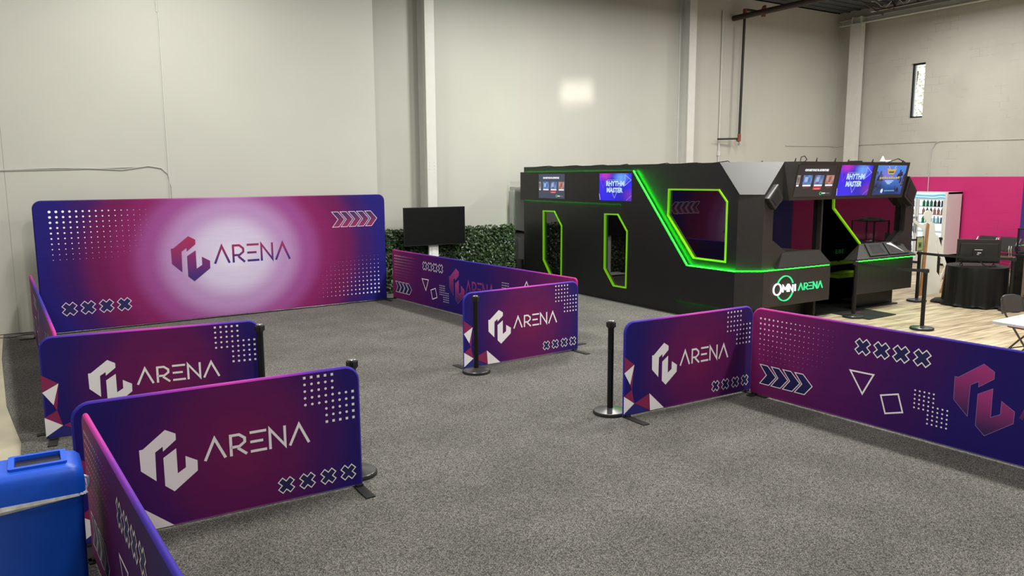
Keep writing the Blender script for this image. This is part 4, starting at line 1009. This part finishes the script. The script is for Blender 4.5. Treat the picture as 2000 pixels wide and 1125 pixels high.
# sign holder on the queue post
mb = MB(); mb.ring([(-.12, 0), (.12, 0), (.12, .28), (-.12, .28)], [(-.11, .01), (.11, .01), (.11, .27), (-.11, .27)], (0, 0, 0), (1, 0, 0), (0, 0, 1), (0, 1, 0), -.008, .008, 0)
mb.box(-.11, .11, -.002, .002, .01, .27, 1); mb.box(-.05, .06, -.004, -.002, .06, .17, 2); mb.box(-.02, .03, -.005, -.004, .09, .14, 3)
o = mb.build('sign_holder', [M['black'], mat('pale_green_card', srgb(170, 180, 130), .6), mat('olive_print', srgb(95, 120, 50), .6), mat('dark_print', srgb(30, 50, 30), .6)], loc=(14.60, 8.57, .985)); tag(o, 'small black framed sign on top of the queue post beside the cut-out figure', 'sign')

# ------------------------------------------------------------------ DRINKS FRIDGE
fg = thing('drinks_fridge', 'white two-door drinks fridge with lit shelves against the magenta wall', 'fridge', (21.25, 12.40, 0))
X0, X1, Y0_, Y1_ = -.35, .40, -.80, .86
mb = MB(); mb.box(X0 + .05, X1, Y0_, Y0_ + .05, .06, 1.98); mb.box(X0 + .05, X1, Y1_ - .05, Y1_, .06, 1.98); mb.box(X0 + .05, X1, Y0_, Y1_, 1.92, 1.98); mb.box(X0 + .05, X1, Y0_, Y1_, .06, .30); mb.box(X1 - .04, X1, Y0_, Y1_, .3, 1.92); mb.box(X0, X0 + .05, Y0_, Y0_ + .06, .06, 1.98)
mb.box(X0, X0 + .05, Y1_ - .06, Y1_, .06, 1.98); mb.build('cabinet', M['fridge_pink'], fg, bevel=.004)
mb = MB(); mb.box(X1 - .06, X1 - .045, Y0_ + .05, Y1_ - .05, .30, 1.80); mb.build('lit_back', M['fridge_in'], fg)
mb = MB(); sc_ = MB()
mt, nt, b = new_mat('fridge_header_light'); b.inputs['Base Color'].default_value = (.02, .03, .04, 1); tc = nt.nodes.new('ShaderNodeTexCoord'); wv = nt.nodes.new('ShaderNodeTexWave'); wv.bands_direction = 'Z'; wv.inputs['Scale'].default_value = 1.6; wv.inputs['Distortion'].default_value = 4.5; wv.inputs['Detail Scale'].default_value = .7
nt.links.new(tc.outputs['Object'], wv.inputs['Vector']); c = ramp(nt, wv.outputs['Fac'], [(0, srgb(235, 250, 255)), (.55, srgb(120, 220, 235)), (.8, srgb(40, 150, 205)), (1, srgb(225, 248, 255))])
nt.links.new(c, b.inputs['Emission Color']); b.inputs['Emission Strength'].default_value = 1.0
mb.box(X0 - .004, X0 + .03, Y0_ + .06, Y1_ - .06, 1.80, 1.955); mb.build('header', mt, fg)
shz = [.34, .62, .89, 1.13, 1.36, 1.58]
for k in range(2):
    ya, yb = (Y0_ + .06, .03 - .012) if k == 0 else (.03 + .012, Y1_ - .06)
    mb = MB(); mb.ring([(ya, .30), (yb, .30), (yb, 1.80), (ya, 1.80)], [(ya + .045, .35), (yb - .045, .35), (yb - .045, 1.76), (ya + .045, 1.76)], (0, 0, 0), (0, 1, 0), (0, 0, 1), (1, 0, 0), X0, X0 + .04); d_ = mb.build('door', M['fridge_pink'], fg)
    mb = MB(); mb.box(X0 + .015, X0 + .02, ya + .045, yb - .045, .35, 1.76); mb.build('door_glass', M['clear'], d_)
    mb = MB(); hy = yb - .02 if k == 0 else ya + .02; mb.box(X0 - .03, X0 - .0, hy - .012, hy + .012, .85, 1.3); mb.build('door_handle', M['chrome'], d_)
for z in shz:
    mb = MB(); mb.box(X0 + .07, X1 - .06, Y0_ + .055, Y1_ - .055, z - .012, z); mb.build('shelf', M['white_metal'], fg)
mb = MB(); mb.box(X0 + .03, X1, Y0_ + .02, Y1_ - .02, 0, .06); mb.build('plinth', M['rubber'], fg)
def bottle_proto(name, prof, m1, m2):
    o = None; mb = MB(); mb.lathe(prof, seg=10); 
    e = bpy.data.objects.new(name, None); COL.objects.link(e); mb.build('vessel', m1, e, smooth=True); mb = MB(); zt = prof[-1][1]; mb.lathe([(prof[-1][0] * 1.15, zt - .002), (prof[-1][0] * 1.15, zt + .014)], seg=10); mb.build('cap', m2, e, smooth=True); return e
bp_ = [(.035, 0), (.038, .01), (.038, .125), (.016, .16), (.015, .18)]
cp_ = [(.035, 0), (.038, .01), (.038, .135), (.030, .150)]
kinds = {'green': bottle_proto('drink_bottle', bp_, mat('green_bottle', srgb(20, 130, 90), .3), M['white_plastic']), 'dark': bottle_proto('drink_bottle', bp_, mat('dark_cola_bottle', srgb(60, 34, 34), .3), M['red_pad']),
         'clear': bottle_proto('water_bottle', bp_, mat('pale_blue_bottle', srgb(150, 200, 225), .2), mat('blue_cap', srgb(40, 110, 200), .4)), 'tan': bottle_proto('drink_bottle', bp_, mat('tan_bottle', srgb(190, 130, 110), .4), M['white_plastic']),
         'can': bottle_proto('drink_can', cp_, mat('blue_can', srgb(40, 90, 150), .3, .5), M['chrome'])}
rows = {1.58: ['can', 'dark', 'green', 'green', 'can', 'green'], 1.36: ['tan', 'tan', 'dark', 'tan'], 1.13: ['can', 'clear', 'green', 'green'], .89: ['clear', 'clear', 'tan'], .62: ['clear', 'can'], .34: ['can', 'clear']}
names_ = {'green': 'green bottle', 'dark': 'dark cola bottle', 'clear': 'pale blue water bottle', 'tan': 'tan tea bottle', 'can': 'blue drink can'}
shn = {1.58: 'top shelf', 1.36: 'second shelf from the top', 1.13: 'third shelf from the top', .89: 'fourth shelf from the top', .62: 'second lowest shelf', .34: 'lowest shelf'}
used = set()
for z, seq in rows.items():
    for i in range(15):
        if z < 1 and i in (1, 2, 6): continue
        y = 11.69 + i * .104
        if abs(y - 12.43) < .05: continue
        kd = seq[(i // 2) % len(seq)]
        lb = '%s on the %s of the lit fridge' % (names_[kd], shn[z])
        if kd not in used:
            o = kinds[kd]; used.add(kd); o.location = (21.05, y, z); o['label'] = lb
        else: o = dup(kinds[kd], (21.05, y, z), 0, lb)
        o['category'] = 'bottle' if kd != 'can' else 'can'; o['group'] = 'drinks in the lit fridge'
# white dispenser post seen over the booth's right end
mb = MB(); mb.box(20.3, 20.42, 12.62, 12.74, -.0, 2.16); mb.box(20.29, 20.43, 12.60, 12.76, 2.16, 2.22, 1)
tag(mb.build('white_post', [M['white_plastic'], M['black_plastic']], bevel=.004), 'slim white post with a black cap, mostly hidden behind the booth', 'post')

# ------------------------------------------------------------------ ROUND TABLE + MONITOR
rtb = thing('round_table', 'round table under a long black cloth that trails on the plank floor', 'table', (15.1, 7.72, 0))
mb = MB(); mb.lathe([(.50, .715), (.505, .72), (.505, .738), (.50, .742)], seg=48); mb.build('table_top', M['black_plastic'], rtb, smooth=True)
mb = MB(); mb.cyl((0, 0, 0), (0, 0, .715), .04); mb.build('pedestal', M['black'], rtb)
mb = MB(); N_ = 120; vs = []
rings = [(0.0, .752, 0), (.49, .752, 0), (.512, .745, 0), (.518, .70, .004), (.520, .5, .010), (.525, .25, .016), (.53, .08, .020), (.535, .02, .024), (.55, .006, .026)]
def cl_r(a, amp): return amp * (math.sin(a * 13) + .6 * math.sin(a * 21 + 1.3) + .4 * math.sin(a * 7 + .6))
for r, z, am in rings:
    for k in range(N_):
        a = 2 * PI * k / N_; rr = max(0.001, r + cl_r(a, am)); zz_ = z + (0.012 * math.sin(a * 9) + .012 if z < .03 else 0)
        if z < .03: rr += .22 * max(0, math.cos(a - 1.75)) ** 6
        vs.append((rr * math.cos(a), rr * math.sin(a), zz_ + .003))
mb.mesh(vs, [(i * N_ + k, i * N_ + (k + 1) % N_, (i + 1) * N_ + (k + 1) % N_, (i + 1) * N_ + k) for i in range(len(rings) - 1) for k in range(N_)])
o = mb.build('tablecloth', M['cloth'], smooth=True, loc=(15.1, 7.72, 0)); tag(o, 'black satin cloth draped over the round table, bunched on the floor', 'tablecloth')
mn = thing('monitor', 'black computer monitor seen from behind, standing on the round black table', 'monitor', (15.02, 7.68, .758), math.radians(-50))
# local x runs across the screen, back faces -y
mb = MB(); mb.box(-.36, .36, -.012, .025, .05, .49); mb.build('casing', M['black_plastic'], mn, bevel=.006)
mb = MB(); mb.prism([(-.33, .08), (.33, .08), (.31, .42), (-.31, .42)], (0, 0, 0), (1, 0, 0), (0, 0, 1), (0, 1, 0), -.04, -.0125); mb.build('rear_cover', M['black_plastic'], mn, bevel=.01)
mb = MB(); mb.box(-.355, .355, .0252, .027, .085, .45); mb.build('screen', M['tv'], mn)
mb = MB(); mb.box(-.10, .06, -.06, -.0405, .16, .32); mb.box(-.08, .05, -.062, -.0605, .295, .305, 1); mb.box(-.03, .03, -.062, -.0605, .235, .25, 1); mb.box(-.04, .0, -.062, -.0605, .21, .22, 1); mb.build('connector_plate', [M['rubber'], M['white_plastic']], mn)
for sx in (-.26, .26):
    mb = MB(); mb.tube([(sx, 0, .08), (sx, -.02, .04), (sx * 1.05, -.10, .008)], .009); mb.tube([(sx, 0, .05), (sx * 1.05, .10, .008)], .009); mb.build('leg', M['black'], mn, smooth=True)
mb = MB(); mb.tube([(-.03, -.06, .2), (0, -.10, .10), (.1, -.14, .012), (.22, -.1, .012), (.28, -.16, .012)], .006); mb.tube([(.0, -.06, .2), (.06, -.12, .02), (.18, -.2, .012)], .005); mb.build('cable', M['rubber'], mn, smooth=True)

# ------------------------------------------------------------------ DISPLAY PEDESTAL + CASE
mb = MB(); mb.box(0, .55, -.55, 0, 0, .98); mb.box(.0, .55, -.56, -.5501, 0, .98, 1); mb.box(-.012, 0, -.55, -.15, 0.0, .98, 1)
o = mb.build('display_pedestal', [M['black'], M['tan']], loc=(15.25, 7.14, 0), bevel=.003); tag(o, 'tall black display pedestal with a brown panel at the right edge', 'pedestal')
mb = MB(); mb.box(0.0, .55, -.55, 0, 0, .02); mb.box(.08, .4, -.4, -.1, .021, .03, 1); mb.lathe([(.03, 0), (.035, .03), (.02, .05)], (.12, -.14, .03), 12, 1)
o = mb.build('display_tray', [M['black'], M['white_plastic']], loc=(15.25, 7.14, .981)); tag(o, 'black tray with small white pieces under the glass display case', 'tray')
cs = thing('display_case', 'glass display case with black frame and domed black top on the pedestal', 'display case', (15.25, 7.14, 1.013))
mb = MB(); w = .025
for x in (0, .55 - w):
    for y in (-w, -.55): mb.box(x, x + w, y, y + w, 0, .46)
for z in (0, .44):
    mb.box(0, .55, -w, 0, z, z + .02); mb.box(0, .55, -.55, -.55 + w, z, z + .02); mb.box(0, w, -.55, 0, z, z + .02); mb.box(.55 - w, .55, -.55, 0, z, z + .02)
mb.build('frame', M['black'], cs)
mb = MB(); mb.box(.01, .014, -.52, -.03, .02, .44); mb.box(.536, .54, -.52, -.03, .02, .44); mb.box(.03, .52, -.014, -.01, .02, .44); mb.box(.03, .52, -.54, -.536, .02, .44); mb.build('glass', M['clear'], cs)
mb = MB(); vs = []
for i in range(7):
    for k in range(24):
        a = 2 * PI * k / 24; r = math.cos(i / 6 * PI / 2) * .27 + .001; vs.append((.275 + r * math.cos(a), -.275 + r * math.sin(a), .461 + .07 * math.sin(i / 6 * PI / 2)))
mb.mesh(vs, [(i * 24 + k, i * 24 + (k + 1) % 24, (i + 1) * 24 + (k + 1) % 24, (i + 1) * 24 + k) for i in range(6) for k in range(24)]); mb.build('domed_top', M['black'], cs, smooth=True)

# ------------------------------------------------------------------ WAITING CHAIRS along the block wall
wc = thing('waiting_chair', 'black padded waiting chair with chrome arms, left of three against the magenta wall', 'chair', (21.0, 10.62, 0), 0, 'waiting chairs along the block wall')
mb = MB(); mb.prism([(-.30, .44), (.10, .40), (.10, .46), (-.30, .50)], (0, 0, 0), (1, 0, 0), (0, 0, 1), (0, 1, 0), -.21, .21); mb.build('seat', M['black_plastic'], wc, bevel=.015)
mb = MB(); mb.prism([(.05, .50), (.12, .50), (.24, .86), (.18, .86)], (0, 0, 0), (1, 0, 0), (0, 0, 1), (0, 1, 0), -.21, .21); mb.build('backrest', M['black_plastic'], wc, bevel=.015)
for s_ in (-1, 1):
    mb = MB(); mb.tube([(.16, s_ * .235, .83), (.02, s_ * .235, .66), (-.28, s_ * .235, .66), (-.30, s_ * .235, .60), (-.24, s_ * .235, .40)], .014); mb.build('armrest', M['chrome'], wc, smooth=True)
mb = MB(); mb.box(-.02, .04, -.26, .26, .34, .39); mb.build('beam', M['chrome'], wc)
for s_ in (-1, 1):
    mb = MB(); mb.tube([(.0, s_ * .2, .34), (-.26, s_ * .2, .015)], .014); mb.tube([(.0, s_ * .2, .34), (.2, s_ * .2, .015)], .014); mb.build('leg', M['chrome'], wc, smooth=True)
dup(wc, (21.0, 10.10, 0), 0, 'black padded waiting chair, middle of three against the wall')
dup(wc, (21.0, 9.58, 0), 0, 'black padded waiting chair seen through the glass display case')

# ------------------------------------------------------------------ WHITE TABLE + CHAIR
wt = thing('folding_table', 'white-topped table cut by the right edge of the frame', 'table', (10.3, 3.95, 0))
mb = MB(); mb.prism([(-.74, .72), (.55, .75), (.58, -.75), (-.85, -.75)], (0, 0, 0), (1, 0, 0), (0, 1, 0), (0, 0, 1), .705, .74); mb.build('table_top', mat('white_laminate', (.86, .86, .86), .35, vary=.01), wt, bevel=.006)
for sx in (-.1, .4):
    for sy in (-.5, .5):
        mb = MB(); mb.cyl((sx, sy, 0), (sx, sy, .705), .018); mb.build('leg', M['black'], wt, smooth=True)
mb = MB(); mb.box(-.12, .42, -.52, .52, .67, .704); mb.build('apron', M['black'], wt)
def fold_chair(loc, rz, label):
    t = thing('folding_chair', label, 'chair', loc, rz, 'folding chairs at the white table'); bk = M['bronze']
    mb = MB(); mb.box(-.20, .20, -.20, .19, .43, .465); mb.build('seat', M['red_pad'], t, bevel=.015)
    mb = MB(); vs = []
    for i in range(9):
        x = -.22 + .44 * i / 8; y = .27 - .05 * (1 - (abs(x) / .22) ** 2) * -1
        zt = .84 - .05 * (abs(x) / .22) ** 4; vs += [(x, y - .03, .60), (x, y, zt), (x, y + .02, zt), (x, y - .01, .60)]
    mb.mesh(vs, [(i * 4 + j, (i + 1) * 4 + j, (i + 1) * 4 + (j + 1) % 4, i * 4 + (j + 1) % 4) for i in range(8) for j in range(4)] + [(0, 1, 2, 3), (35, 34, 33, 32)]); mb.build('backrest', M['mesh_grey'], t, smooth=True)
    for s_ in (-1, 1):
        mb = MB(); mb.tube([(s_ * .225, .27, .83), (s_ * .225, .20, .60), (s_ * .225, -.24, .012)], .013); mb.build('front_leg', bk, t, smooth=True)
        mb = MB(); mb.tube([(s_ * .205, -.16, .45), (s_ * .205, .0, .30), (s_ * .205, .26, .012)], .012); mb.build('rear_leg', bk, t, smooth=True)
    for y, z in ((-.13, .17), (.17, .14)):
        mb = MB(); mb.tube([(-.21, y, z), (.21, y, z)], .009); mb.build('stretcher', bk, t, smooth=True)
    return t
M['bronze'] = mat('bronze_painted_steel', (.035, .028, .024), .45); M['mesh_grey'] = mat('grey_moulded_plastic', (.06, .057, .055), .5)
fold_chair((11.13, 4.95, 0), math.radians(-8), 'dark folding chair with red seat tucked under the white table')
